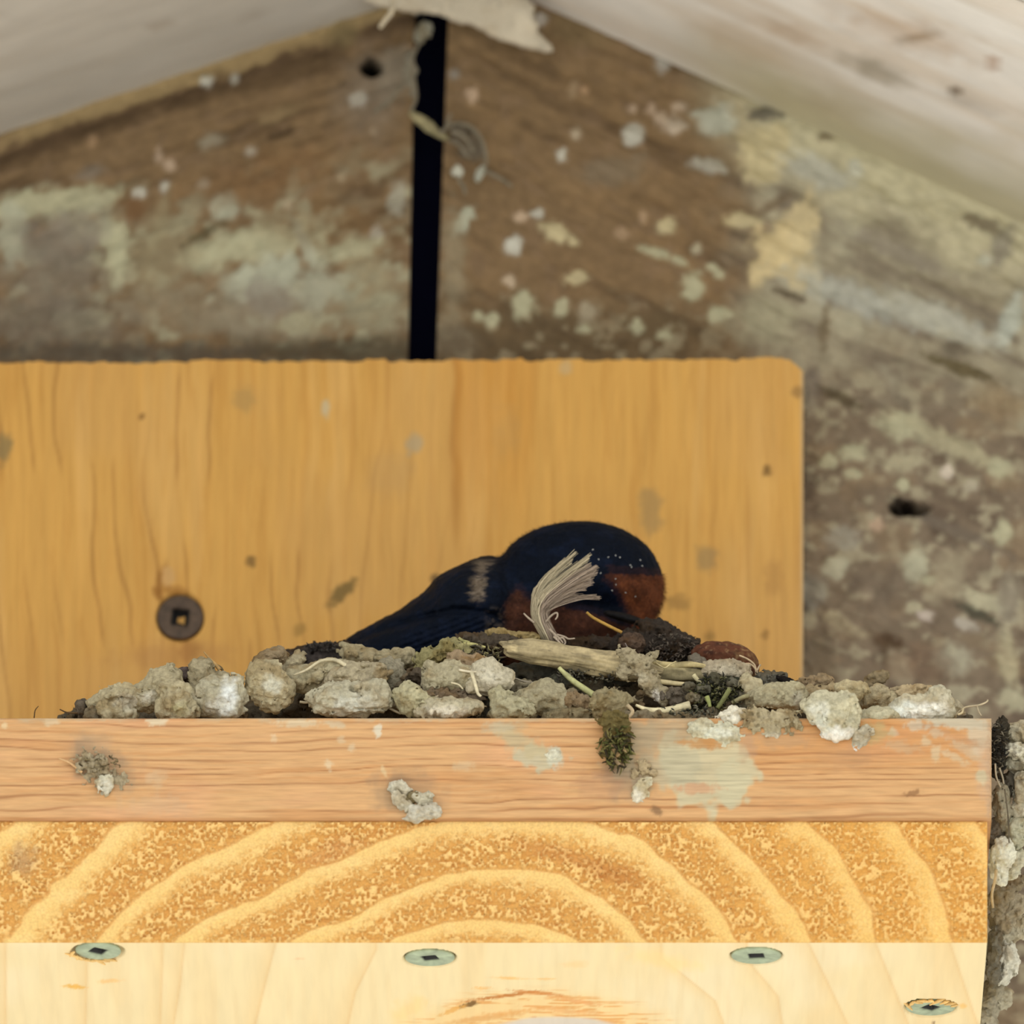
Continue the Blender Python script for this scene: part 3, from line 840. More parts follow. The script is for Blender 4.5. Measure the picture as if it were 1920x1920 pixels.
# body with the underside
xl, xr = P(-400, 1766, Y_PL)[0], P(1851, 1766, Y_PL)[0]
nu, nv = 690, 120
S, T = np.meshgrid(np.linspace(xl, xr, nu), Y_PL + .3 + 88. * np.linspace(0, 1, nv) ** 1.3, indexing='ij')
scr = [(184, 1784), (806, 1797), (1418, 1793), (1745, 1890)]
under_lines = [[(10, 1766), (10, 1920)], [(163, 1766), (160, 1920)], [(305, 1766), (300, 1920)], [(345, 1766), (338, 1840), (325, 1920)], [(517, 1766), (495, 1850), (478, 1920)], [(705, 1780), (665, 1860), (652, 1920)],
               [(1515, 1768), (1550, 1840), (1588, 1920)], [(1641, 1768), (1670, 1840), (1702, 1920)], [(1400, 1800), (1458, 1868), (1466, 1920)], [(1780, 1768), (1832, 1920)], [(1240, 1796), (1340, 1876), (1356, 1920)]]


def und_pts(S, T):
    p = np.stack([S, T, np.full(S.shape, plank_bot)], -1)
    x, y = proj(p)
    ho = np.zeros(S.shape)
    for (a, b) in scr:
        ho = np.maximum(ho, 1 - sst(46, 52, np.hypot(x - a, (y - b) / .335)))
    p[..., 2] += 1.2 * ho + .06 * fbm(S / 3, T / 40, 0, 43, 3)
    ef = sst(Y_PL, Y_PL + 1.2, T)
    p[..., 2] += .15 * (1 - ef)
    return p


def und_col(S, T):
    p = np.stack([S, T, np.full(S.shape, plank_bot)], -1)
    x, y = proj(p)
    c = np.ones(S.shape + (3,)) * lin((238, 217, 172))
    n1 = fbm(S / 6, T / 90, 0, 45, 4); n2 = fbm(S / 20, T / 40, 0, 46, 3); n3 = fbm(S / 1.2, T / 30, 0, 47, 3)
    c = mixc(c, (234, 205, 154), sst(0, .8, n1) * .5)
    c = mixc(c, (240, 224, 190), sst(0, .7, n2) * .5)
    c = mixc(c, (232, 203, 154), sst(.1, .8, n3) * .25)
    for L in under_lines:
        L = np.array(L, float)
        xc = np.interp(y, L[:, 1], L[:, 0])
        d = x - xc
        c = mixc(c, (224, 184, 128), np.exp(-(d / 3.2) ** 2) * .6)
        c = mixc(c, (234, 203, 150), np.where(d < 0, np.exp(-(d / 26) ** 2), 0) * .6)
    # the knot: long grain sweeps round it
    kx, ky = (x - 1010) / 235, (y - 1945) / 80
    r = np.sqrt(kx ** 2 + ky ** 2) + .05 * fbm(x / 30, y / 8, 0, 48, 3)
    m = 1 - sst(.85, 1.25, r)
    wv = fbm(x / 50, y / 3.2, 0, 49, 4)
    c = mixc(c, (240, 198, 128), m * .55)
    c = mixc(c, (222, 152, 72), m * sst(.1, .6, wv) * sst(.3, .5, r) * .75)
    spots(c, x, y, [(880, 1884, 18, 4, -14, (120, 84, 30), .95, .4), (940, 1868, 60, 3, -8, (190, 116, 40), .9, .5), (1010, 1862, 50, 3, 6, (206, 130, 56), .8, .5), (1085, 1878, 40, 4, 10, (226, 156, 92), .7, .5), (850, 1894, 22, 4, -20, (226, 166, 80), .8, .5), (1060, 1895, 60, 4, 6, (228, 162, 96), .6, .6),
                    (955, 1834, 30, 2.5, 2, (240, 190, 116), .8, .5), (1020, 1836, 20, 2, 0, (240, 190, 116), .7, .5), (905, 1853, 16, 2.5, 0, (236, 180, 104), .7, .5), (905, 1910, 70, 5, -8, (214, 148, 72), .6, .6), (960, 1898, 50, 4, -6, (226, 160, 84), .6, .6), (765, 1895, 34, 20, -40, (242, 208, 144), .7, .7),
                    (140, 1850, 20, 4, 4, (232, 176, 76), .9, .4), (205, 1839, 20, 4, -3, (240, 194, 128), .8, .4), (1080, 1808, 20, 6, 0, (246, 206, 150), .7, .6), (1805, 1886, 6, 5, 0, (238, 190, 112), .8, .5), (1240, 1800, 60, 14, 12, (247, 214, 152), .7, .7), (560, 1798, 10, 2, 0, (236, 190, 140), .6, .5), (1750, 1918, 2, 6, 0, (120, 84, 50), .8, .4)], 600, .4)
    hole = 1 - sst(.85, 1.1, np.hypot((x - 1045) / 120, (y - 1932) / 26))
    c = mixc(c, (216, 204, 190), hole)
    return c


body = slab('body', S, T, und_pts, und_col, np.array([0, 0, plank_top - .12 - plank_bot]), M_under, plank, flip=True)

for n, (a, b) in enumerate(scr):
    ctr = PZ(a, b, plank_bot - (.05 if n in (0,) else -.12))
    nrm = np.array([0, 0, -1.]); xd = np.array([1., 0, 0])
    if n == 0:
        nrm = np.array([-.03, -.05, -1.]); nrm /= np.linalg.norm(nrm); xd = np.cross([0, 1., 0], nrm); xd /= np.linalg.norm(xd)
    s_ = screw('screw', ctr, nrm, xd, (43 if n == 0 else 47) / 12., 1.35, [.3, 1.1, .9, .15][n], (160, 172, 144), M_screw, plank)
    tag(s_, 'pale green coated screw head')
    if n in (0, 3):
        bb = Bunch()
        rr = np.random.default_rng(n)
        for q in range(9):
            ang = (math.pi * (.15 + .7 * q / 8)) if n == 3 else (math.pi * (1.05 + .6 * q / 8))
            dv = np.array([math.cos(ang) * 4.1, -math.sin(ang) * 4.1 if n == 3 else -math.sin(ang) * 4.0, -.15])
            c0 = ctr + dv * np.array([1, 1 if n == 0 else 1, 1])
            L = rr.uniform(.5, 1.6); dr = rr.normal(size=3) * [1, .6, .2]; dr /= np.linalg.norm(dr)
            V, q4, t3 = tube(np.array([c0 - dr * L, c0, c0 + dr * L + [0, 0, -.2]]), [.12, .34, .1], 5)
            bb.add(V, q4, t3, lin((236, 196, 130)) * rr.uniform(.85, 1.1))
        bb.build('wood_splinters', M_straw, s_)
#@@NEST
# ---------------------------------------------------------------- the nest
nest = tag(empty('bird_nest', P(900, 1345, 20.)), 'dried mud pellet nest with straw and moss on the shelf, under the bird', 'nest')
MUD = (178, 166, 134); CHALK = (214, 212, 198); TAN = (168, 150, 116); BRN = (118, 100, 80); OLV = (158, 150, 108); DRK = (62, 56, 48); GRYM = (126, 120, 106)


def mudlump(name, lobes, depth, base=MUD, parent=nest, seed=None, h=3.0, k=10, amp=4.5, scale=20, chalk=(), tone=.5, brown=.5, mtl=None, extra=None, amp2=1.5):
    mudlump.n += 1
    if name == 'mud_pellet':
        lobes = [(L[0], L[1], L[2] * 1.16, L[3] * 1.16, (L[4] if len(L) > 4 else min(L[2], L[3])) * 1.15) + tuple(L[5:]) for L in lobes]
        k = k * 1.3; amp = amp * 1.25
    seed = mudlump.n * 7 + 3 if seed is None else seed
    if extra is None and name in ('mud_pellet', 'crust', 'crumb', 'mud_lump', 'bark_flake'):
        mn = min(min(L[2], L[3]) for L in lobes); bsc = max(9., min(22., mn * 1.0)); ba = min(5.5, mn * .24)

        def extra(u, v, w):
            a = np.abs(noise(u / bsc, v / bsc, w / bsc, seed + 40)) ; b = np.abs(noise(u / bsc * 2.1, v / bsc * 2.1, w / bsc * 2.1, seed + 41))
            return ba * (1 - np.minimum(a * 3.2, 1)) - ba * .35 + .45 * ba * (1 - np.minimum(b * 3.0, 1))
    V, q = lump(lobes, h, k, amp, scale, amp2, 6.0, seed, extra)
    u, v, w = V.T
    if name == 'mud_pellet': base = np.array(base) * .95
    c = np.ones((len(V), 3)) * lin(base)
    n1 = fbm(u / 40, v / 30, w / 30, seed + 1, 3); n2 = fbm(u / 9, v / 9, w / 9, seed + 2, 3)
    n3 = fbm(u / 55, v / 40, w / 40, seed + 9, 2)
    c = mixc(c, np.array(base) * .80 + np.array((14, 4, -8)), sst(-.1, .7, n1) * min(1, brown * 1.5))
    c = mixc(c, np.minimum(np.array(base) * 1.13, 235), sst(.05, .7, n3) * tone)
    c = mixc(c, np.array(base) * .72, sst(.35, .9, n2) * .35)
    cc = c[:, None, :]
    if chalk:
        spots(cc, u[:, None], v[:, None], [(a, b, rx, ry, 0, cl, s_, .5) for a, b, rx, ry, cl, s_ in chalk], seed)
    cx = float(np.mean([L[0] for L in lobes])); cy = float(np.mean([L[1] for L in lobes]))
    return build(name, place(V, cx, cy, depth), [q], mtl or M_mud, parent, cc[:, 0], True)


mudlump.n = 0
p_ = mudlump
# dark earth that the pellets are bedded in
p_('earth_core', [(330, 1345, 150, 24, 90, 40), (470, 1335, 120, 28, 120, 60), (640, 1320, 150, 48, 150, 40), (870, 1315, 190, 62, 170, 40), (1130, 1310, 200, 80, 170, 40), (1330, 1318, 130, 66, 150, 30), (1500, 1335, 140, 36, 130, 40), (1690, 1348, 100, 24, 110, 50),
                  (560, 1360, 420, 40, 120, 60), (1200, 1370, 500, 50, 150, 60)], 24, (92, 83, 68), h=6, k=26, amp=9, scale=26, amp2=3, brown=.5, tone=.4)
p_('nest_lining', [(605, 1222, 45, 18, 40, 0), (560, 1232, 34, 16, 40, 0), (640, 1216, 26, 12, 30, -10), (590, 1245, 60, 22, 60, 0)], 34, (64, 58, 54), h=3, amp=4, scale=12, amp2=2.5)
p_('nest_lining', [(1270, 1220, 44, 34, 60, 0), (1235, 1188, 32, 24, 50, 10), (1185, 1208, 36, 26, 50, -8), (1110, 1215, 60, 22, 50, 0), (1225, 1225, 90, 26, 60, 0), (1300, 1245, 40, 24, 50, 0), (1215, 1172, 20, 12, 30, 10)], 26, (58, 51, 45), h=3, amp=5, scale=12, amp2=3, extra=None)
p_('nest_lining', [(1186, 1206, 26, 19, 24, 0)], 20, (88, 72, 60), h=2.6, amp=3.5, scale=9, amp2=2.5)
p_('nest_lining', [(1060, 1270, 60, 20, 30, 0), (1150, 1275, 60, 22, 30, 0), (990, 1262, 50, 20, 30, 0), (1020, 1290, 40, 14, 24, 0)], 15, (66, 64, 56), h=3, amp=5, scale=14, amp2=2.5)

# left pile
p_('mud_pellet', [(154, 1332, 9, 15, 14), (152, 1322, 8, 8, 12)], 9, (108, 98, 84), h=2, amp=1.5, scale=8, amp2=1)
p_('mud_pellet', [(174, 1338, 11, 13, 14), (168, 1346, 9, 8, 12)], 6, (122, 112, 92), h=2.2, amp=2, scale=9)
p_('mud_pellet', [(205, 1330, 36, 28, 34), (190, 1312, 20, 16, 22), (222, 1340, 28, 20, 26), (232, 1302, 30, 16, 28, 6)], 7, MUD, chalk=[(245, 1318, 26, 16, CHALK, .35)])
p_('mud_pellet', [(262, 1312, 34, 20, 28), (290, 1300, 36, 22, 30), (310, 1278, 30, 24, 30, 4), (318, 1262, 16, 10, 18, 6)], 8, MUD, chalk=[(282, 1308, 16, 12, (206, 200, 182), .8)])
p_('mud_pellet', [(335, 1320, 36, 28, 32), (312, 1330, 18, 18, 22), (338, 1336, 26, 16, 24, -6), (325, 1296, 28, 20, 26, 4)], 6, MUD, chalk=[(338, 1330, 14, 12, (190, 184, 140), .6)])
p_('mud_pellet', [(352, 1270, 16, 12, 18), (340, 1262, 14, 9, 16)], 12, (96, 84, 78), h=2.5, amp=2.5, scale=9)
p_('mud_pellet', [(372, 1262, 17, 20, 22), (384, 1250, 16, 13, 20), (400, 1278, 26, 18, 26), (378, 1288, 22, 24, 24)], 9, (166, 154, 124), chalk=[])
p_('mud_pellet', [(412, 1304, 40, 30, 34), (440, 1290, 18, 24, 22), (400, 1325, 22, 18, 22), (430, 1326, 26, 18, 24, -4), (395, 1300, 24, 26, 24)], 6, (180, 172, 146), chalk=[(428, 1310, 17, 34, (224, 226, 220), .95), (410, 1325, 20, 16, (214, 212, 198), .7)])
# second pile
p_('mud_pellet', [(512, 1234, 24, 16, 24), (500, 1246, 22, 16, 24), (528, 1226, 12, 10, 16)], 14, (148, 130, 102), amp=4, brown=.8)
p_('mud_pellet', [(500, 1274, 33, 34, 34), (520, 1296, 28, 28, 30), (508, 1316, 24, 16, 24), (482, 1290, 20, 20, 24)], 7, MUD, chalk=[(512, 1284, 22, 16, (204, 202, 184), .7)])
p_('mud_pellet', [(540, 1256, 20, 15, 20), (560, 1238, 13, 15, 15), (548, 1246, 14, 14, 16)], 14, (170, 158, 128))
p_('mud_pellet', [(556, 1274, 26, 18, 24), (590, 1272, 34, 18, 28), (618, 1256, 38, 18, 28), (640, 1262, 26, 16, 24), (578, 1286, 20, 12, 20)], 10, (172, 162, 132))
p_('mud_pellet', [(668, 1225, 32, 15, 24, 0, 14), (705, 1240, 34, 13, 22, 0, 8), (745, 1232, 22, 13, 20, 0, -10), (766, 1238, 18, 14, 18)], 20, (172, 160, 128), amp=3.5)
p_('mud_pellet', [(648, 1270, 46, 26, 32), (682, 1284, 34, 26, 30), (618, 1290, 20, 24, 24), (700, 1262, 26, 16, 24)], 9, (170, 158, 130), brown=.7)
p_('mud_pellet', [(655, 1318, 58, 24, 34), (690, 1308, 34, 26, 30), (622, 1312, 24, 20, 26), (708, 1300, 16, 22, 20), (640, 1300, 40, 18, 26)], 5, (184, 176, 150), chalk=[(665, 1322, 40, 18, (214, 212, 196), .6)])
p_('mud_pellet', [(735, 1262, 22, 26, 26), (740, 1280, 18, 16, 20), (716, 1258, 16, 14, 18)], 12, (152, 144, 122))
p_('mud_pellet', [(758, 1292, 18, 14, 18), (768, 1276, 24, 14, 20), (786, 1268, 16, 14, 18)], 16, (104, 92, 76))
# middle
p_('mud_pellet', [(763, 1290, 13, 9, 12), (752, 1304, 12, 9, 12), (774, 1316, 30, 24, 26), (796, 1326, 24, 18, 22)], 5, (182, 174, 140), h=2.6)
p_('mud_pellet', [(832, 1328, 42, 18, 28), (866, 1330, 34, 14, 26), (812, 1336, 24, 12, 22)], 4, (186, 176, 148), chalk=[(835, 1336, 36, 12, (218, 208, 188), .7)])
p_('mud_pellet', [(835, 1308, 34, 14, 22), (872, 1312, 30, 14, 22), (815, 1304, 20, 10, 18)], 8, (132, 116, 96), amp=5, scale=10, amp2=2.5)
p_('mud_pellet', [(840, 1270, 34, 24, 30), (815, 1280, 17, 22, 22), (868, 1272, 34, 20, 28), (806, 1268, 10, 18, 14)], 8, (178, 168, 138))
p_('mud_pellet', [(905, 1270, 28, 24, 26), (922, 1262, 18, 22, 20), (950, 1272, 13, 17, 16), (935, 1280, 20, 16, 20), (900, 1290, 26, 16, 22)], 7, (196, 186, 160), chalk=[(915, 1275, 20, 20, (210, 202, 180), .6)])
p_('mud_pellet', [(876, 1246, 32, 18, 26), (898, 1250, 26, 14, 22), (860, 1240, 22, 16, 20)], 11, (164, 142, 112), brown=.8)
p_('mud_pellet', [(812, 1236, 26, 14, 22), (796, 1248, 14, 14, 18), (838, 1222, 28, 14, 22), (846, 1208, 14, 9, 14), (866, 1222, 26, 14, 22), (790, 1262, 12, 14, 16)], 15, (152, 144, 102), amp=5, scale=12)
p_('mud_pellet', [(1018, 1302, 26, 22, 26), (1030, 1290, 13, 12, 16), (1044, 1318, 24, 24, 26), (990, 1320, 30, 22, 26)], 7, (170, 160, 130))
p_('mud_pellet', [(945, 1326, 24, 24, 24), (972, 1330, 26, 18, 24), (936, 1342, 14, 12, 14), (935, 1302, 14, 14, 16)], 5, (178, 170, 138), amp=5, scale=11)
p_('mud_pellet', [(968, 1288, 24, 12, 20), (990, 1296, 18, 10, 16)], 11, (140, 130, 106))
p_('mud_pellet', [(928, 1188, 18, 9, 14), (958, 1191, 34, 8.5, 16, 0, 6), (995, 1196, 26, 7, 14)], 23, (168, 148, 102), h=2.4, amp=2, k=8)
p_('mud_pellet', [(915, 1205, 36, 12, 18), (945, 1206, 24, 11, 16), (880, 1196, 18, 8, 14)], 20, (88, 78, 66), amp=4, scale=9)
p_('mud_pellet', [(912, 1322, 20, 26, 22), (925, 1300, 18, 18, 18)], 12, (112, 112, 98))
p_('mud_pellet', [(1085, 1318, 26, 14, 20), (1062, 1312, 16, 10, 16), (1104, 1330, 20, 12, 16)], 7, (150, 132, 106), amp=4.5, scale=10)
p_('mud_pellet', [(1060, 1340, 36, 12, 18), (1095, 1343, 30, 10, 16)], 6, (134, 122, 94), amp=4, scale=10)
p_('mud_pellet', [(1132, 1314, 22, 18, 20), (1156, 1312, 20, 17, 18), (1146, 1330, 26, 16, 20), (1128, 1334, 16, 14, 16)], 4, (150, 138, 106), amp=4.5, scale=9, amp2=2.5)
p_('mud_pellet', [(1070, 1288, 24, 14, 20), (1050, 1278, 22, 10, 18)], 13, (92, 90, 76), amp=4, scale=10)
p_('mud_pellet', [(1218, 1344, 60, 10, 16), (1270, 1346, 46, 9, 14)], 4, (134, 122, 98), amp=3, scale=12)
# right pile
p_('mud_pellet', [(1360, 1258, 34, 19, 26), (1384, 1262, 22, 16, 22), (1338, 1262, 18, 16, 20)], 12, (176, 162, 136), chalk=[(1360, 1262, 24, 12, (202, 192, 168), .5)])
p_('mud_pellet', [(1312, 1250, 18, 16, 18), (1300, 1262, 14, 14, 16), (1304, 1236, 9, 9, 10)], 12, (118, 110, 96), amp=4, scale=10)
p_('mud_pellet', [(1270, 1310, 26, 14, 18), (1250, 1300, 18, 10, 14)], 9, (110, 100, 86), amp=4, scale=10)
p_('mud_pellet', [(1415, 1296, 16, 24, 20), (1410, 1316, 18, 18, 20), (1398, 1280, 14, 12, 16)], 8, (182, 170, 138))
p_('mud_pellet', [(1462, 1308, 38, 20, 26), (1490, 1312, 18, 20, 20), (1436, 1304, 22, 16, 20), (1470, 1294, 26, 10, 18)], 6, (180, 170, 138), chalk=[(1495, 1312, 10, 16, (206, 200, 178), .6)])
p_('mud_pellet', [(1450, 1270, 20, 9, 16), (1432, 1278, 14, 12, 14), (1446, 1286, 18, 10, 14)], 14, (104, 100, 88), amp=4, scale=9)
hs = p_('seed_husk', [(1476, 1277, 26, 7, 10, 0, 18), (1488, 1286, 20, 7, 10, 0, 12), (1470, 1288, 14, 5, 9)], 12, (34, 30, 28), h=2, k=4, amp=1.5, scale=8)
tag(hs, 'black dry husk')
p_('mud_pellet', [(1528, 1278, 24, 9, 16), (1545, 1276, 12, 9, 14), (1512, 1286, 18, 6, 12)], 14, (158, 138, 108), amp=3, scale=9)
p_('mud_pellet', [(1535, 1302, 34, 13, 22), (1505, 1300, 20, 12, 18), (1572, 1300, 20, 11, 18)], 10, (166, 150, 118), brown=.7)
p_('mud_pellet', [(1550, 1330, 34, 28, 26), (1572, 1348, 32, 34, 26), (1574, 1372, 26, 18, 20), (1528, 1326, 20, 18, 20), (1592, 1322, 18, 22, 20), (1600, 1352, 10, 20, 14)], -.5, (196, 188, 158), chalk=[(1560, 1378, 40, 16, (230, 226, 214), .95), (1536, 1335, 18, 18, (218, 216, 200), .7), (1540, 1360, 16, 20, (214, 214, 196), .6)])
p_('mud_pellet', [(1592, 1312, 14, 13, 13), (1604, 1296, 18, 13, 16), (1588, 1290, 18, 10, 14)], 5, (192, 178, 142))
p_('mud_pellet', [(1632, 1310, 26, 13, 18), (1612, 1316, 16, 12, 16), (1650, 1300, 16, 14, 16)], 8, (182, 168, 136))
p_('mud_pellet', [(1640, 1342, 32, 15, 18), (1612, 1350, 18, 14, 14), (1668, 1344, 22, 10, 14)], 2, (192, 184, 154))
p_('mud_pellet', [(1644, 1272, 15, 12, 14), (1634, 1280, 10, 8, 10), (1655, 1266, 8, 6, 10)], 26, (150, 134, 104), amp=3, scale=9)
p_('mud_pellet', [(1680, 1300, 17, 11, 16), (1694, 1298, 12, 9, 14)], 14, (158, 142, 112))
p_('mud_pellet', [(1668, 1316, 24, 20, 22), (1652, 1326, 16, 14, 16)], 9, (184, 170, 136))
p_('mud_pellet', [(1718, 1300, 36, 12, 22), (1745, 1304, 26, 14, 20), (1700, 1308, 22, 10, 16)], 9, (190, 170, 134), brown=.6)
p_('mud_pellet', [(1692, 1332, 22, 22, 22), (1728, 1330, 40, 22, 26), (1758, 1316, 22, 24, 22), (1770, 1306, 12, 16, 14), (1764, 1334, 20, 14, 16)], 3, (200, 192, 166), chalk=[(1700, 1336, 26, 20, (230, 232, 220), .95), (1742, 1334, 34, 16, (236, 232, 218), .95), (1770, 1315, 10, 14, (206, 198, 176), .5)])
p_('mud_pellet', [(1788, 1324, 10, 11, 10), (1800, 1330, 8, 8, 8), (1782, 1338, 9, 7, 8)], 4, (188, 176, 148), h=2, amp=2.5, scale=7, k=4)
p_('mud_pellet', [(1370, 1350, 20, 17, 14), (1382, 1342, 12, 12, 12)], 1, (216, 208, 186), h=2.4, chalk=[(1368, 1352, 16, 14, (232, 226, 208), .8)])
p_('mud_pellet', [(1340, 1374, 38, 13, 9), (1368, 1380, 20, 16, 9), (1316, 1362, 22, 10, 8), (1372, 1394, 14, 10, 6)], .3, (206, 200, 172), h=2.4, amp=3, k=8, chalk=[(1345, 1374, 28, 10, (222, 222, 204), .7)])
p_('mud_pellet', [(1422, 1350, 28, 18, 14), (1452, 1362, 30, 20, 14), (1445, 1380, 24, 10, 9), (1486, 1364, 18, 16, 10), (1472, 1346, 22, 12, 12), (1404, 1362, 14, 14, 9)], .5, (176, 162, 130), h=2.4, amp=6, scale=9, amp2=3, k=6, chalk=[(1450, 1382, 20, 8, (212, 204, 184), .6)])
p_('mud_pellet', [(1612, 1385, 14, 18, 11), (1606, 1402, 11, 13, 9), (1624, 1374, 13, 12, 10), (1609, 1416, 5, 8, 5)], .6, (190, 180, 156), h=2.2, amp=3.5, scale=7, amp2=2, k=6, chalk=[(1604, 1410, 9, 9, (224, 218, 208), .8)])
p_('mud_pellet', [(1390, 1320, 30, 22, 20), (1368, 1330, 24, 16, 18)], 9, (120, 112, 92), amp=5, scale=10)

# twig lying along the rim: bleached, fibrous
def stick(name, path, depth, ra, rb, colr, seed, n=70, sides=28, ridges=7, parent=nest, torn=.5, mtl=None):
    c = catmull([tuple(p) + (0,) * (3 - len(p)) for p in path], n)
    t = np.gradient(c[:, :2], axis=0); t /= np.linalg.norm(t, axis=1)[:, None]
    nr = np.stack([-t[:, 1], t[:, 0]], -1)
    s = np.linspace(0, 1, n)
    an = np.arange(sides) * 2 * math.pi / sides
    rad = np.interp(s, np.linspace(0, 1, len(ra)), ra); raw = np.interp(s, np.linspace(0, 1, len(rb)), rb)
    A2, S2 = np.meshgrid(an, s)
    nz = 1 + .2 * fbm(np.cos(A2) * 1.6, np.sin(A2) * 1.6, S2 * 4, seed, 3) + .10 * fbm(np.cos(A2) * ridges, np.sin(A2) * ridges, S2 * 3, seed + 3, 3)
    ends = 1 - torn * (1 - sst(0, .06, S2 + .03 * noise(A2 * 3, 0, 0, seed))) - torn * sst(.93, 1., S2 + .03 * noise(A2 * 3, 2., 0, seed))
    r1 = rad[:, None] * nz * ends; r2 = raw[:, None] * nz * ends
    sh = (noise(A2 * 2.2, 0, 0, seed + 8) * 12 * ((S2 < .02) * -1 + (S2 > .98)))
    u = c[:, 0:1] + nr[:, 0:1] * r1 * np.cos(A2) + t[:, 0:1] * sh; v = c[:, 1:2] + nr[:, 1:2] * r1 * np.cos(A2) + t[:, 1:2] * sh
    w = c[:, 2:3] * 12 + r2 * np.sin(A2)
    V = np.stack([u, v, w], -1).reshape(-1, 3)
    V = np.concatenate([V, [np.append(c[0, :2], c[0, 2] * 12)], [np.append(c[-1, :2], c[-1, 2] * 12)]])
    i = np.arange(n - 1)[:, None]; j = np.arange(sides)[None]
    q = np.stack([i * sides + j, i * sides + (j + 1) % sides, (i + 1) * sides + (j + 1) % sides, (i + 1) * sides + j], -1).reshape(-1, 4)
    j = np.arange(sides); m = n * sides
    tri = np.concatenate([np.stack([np.full(sides, m), (j + 1) % sides, j], -1), np.stack([np.full(sides, m + 1), (n - 1) * sides + j, (n - 1) * sides + (j + 1) % sides], -1)])
    cl = np.ones((len(V), 3)) * lin(colr)
    g1 = fbm(V[:, 0] / 60, (V[:, 1] - .15 * V[:, 0]) / 5, V[:, 2] / 9, seed + 5, 4); g2 = fbm(V[:, 0] / 26, V[:, 1] / 16, 0, seed + 6, 3)
    cl = mixc(cl, np.array(colr) * .62, sst(-.1, .7, g1) * .75)
    cl = mixc(cl, np.minimum(np.array(colr) * 1.22, 245), sst(0, .6, g2) * .65)
    cx, cy = c[:, 0].mean(), c[:, 1].mean()
    return build(name, place(V, cx, cy, depth), [q, tri], mtl or M_straw, parent, cl, True)


tw = stick('twig', [(945, 1215), (1010, 1222), (1090, 1236), (1170, 1250), (1240, 1262)], 10, [14, 23, 22, 24, 26, 20], [16, 20, 20, 20, 16], (170, 154, 118), 3, n=150, sides=56, ridges=11, torn=.3)
tag(tw, 'bleached flat twig')
stick('twig', [(1200, 1258), (1260, 1262), (1330, 1268)], 11, [12, 18, 16, 10], [10, 12, 10], (150, 138, 104), 9, n=40, sides=20)
stick('twig', [(1215, 1238), (1250, 1247), (1300, 1246), (1345, 1254)], 10, [4, 6, 5, 3], [5, 5, 4], (176, 160, 116), 12, n=30, sides=12)
p_('bark_flake', [(1185, 1236, 30, 16, 10, 0, 35), (1205, 1258, 30, 16, 10, -4, 50), (1222, 1285, 26, 18, 11, -4, 60), (1240, 1302, 22, 14, 11, -4, 65), (1172, 1228, 14, 8, 8, 0, 20), (1215, 1234, 22, 8, 8, 0, -25), (1170, 1262, 16, 12, 8, 0, 20)], 7.5, (158, 146, 118), h=2.4, k=7, amp=4, scale=10, amp2=2, chalk=[(1230, 1304, 9, 13, (214, 206, 194), .9), (1200, 1270, 12, 8, (200, 190, 164), .6)])


def strand(name, path, depth, r0, r1, colr, parent=nest, n=16, sides=6, lab=None, m=None):
    pts = pxpath(path, depth, n)
    rad = np.interp(np.linspace(0, 1, n), [0, .5, 1], [r0, (r0 + r1) / 2 * 1.05, r1]) / 12.0
    V, q, t = tube(pts, rad, sides)
    nz = fbm(V[:, 0] * .9, V[:, 2] * .9, 0, int(abs(path[0][0])) % 97, 3)
    c = lin(colr)[None] * (1 + .22 * nz[:, None])
    o = build(name, V, [q, t], m or M_straw, parent, c, True)
    if lab: tag(o, lab)
    return o


strand('straw', [(1048, 1252), (1068, 1272), (1096, 1292), (1122, 1310)], 9, 4, 7, (186, 184, 130), lab='pale green flattened stem')
strand('straw', [(1052, 1256), (1062, 1262), (1078, 1276)], 9.5, 2, 3, (170, 164, 130))
strand('straw', [(1192, 1322), (1216, 1331), (1250, 1332), (1294, 1322)], 3, 2.5, 8.5, (214, 202, 164), lab='cream husk of a stem')
strand('straw', [(1238, 1278), (1262, 1281), (1286, 1283)], 8, 5, 4, (198, 182, 140))
strand('straw', [(1300, 1266), (1312, 1278), (1330, 1280)], 9, 5, 2, (204, 192, 150))
strand('straw', [(1258, 1300), (1266, 1308)], 8, 3.5, 3, (200, 176, 130))
strand('straw', [(868, 1208), (888, 1209), (910, 1214)], 17, 5, 2.5, (186, 178, 120))
strand('straw', [(860, 1196), (868, 1202), (880, 1206)], 17, 2.5, 4, (180, 174, 118))
strand('rootlet', [(550, 1266), (575, 1256), (600, 1240), (625, 1237), (642, 1244), (655, 1254)], 6.5, 2, 4.5, (198, 186, 154))
strand('rootlet', [(860, 1256), (884, 1260), (905, 1258)], 5, 2.5, 2, (212, 200, 172))
strand('rootlet', [(884, 1260), (890, 1280), (896, 1300), (902, 1306)], 4.5, 4, 2.5, (206, 194, 162))
strand('rootlet', [(846, 1280), (860, 1284), (868, 1292)], 4.5, 2, 1.5, (200, 188, 156))
strand('rootlet', [(562, 1316), (576, 1317), (592, 1311)], 7, 2.5, 2, (172, 158, 130))
strand('rootlet', [(726, 1326), (738, 1332), (752, 1338)], 6, 2, 2.5, (176, 162, 136))
strand('rootlet', [(806, 1310), (822, 1305)], 6, 1.5, 1.5, (196, 180, 150))
strand('rootlet', [(966, 1272), (985, 1278), (1004, 1280)], 9, 1.8, 1.5, (150, 140, 122))
strand('rootlet', [(382, 1222), (394, 1236), (404, 1246), (412, 1256)], 9, 1.2, 4, (176, 142, 92))
strand('rootlet', [(312, 1244), (324, 1249), (332, 1253)], 10, 1.8, 1.2, (206, 168, 112))
strand('rootlet', [(402, 1246), (414, 1252), (420, 1262)], 10, 3, 2, (122, 104, 72))
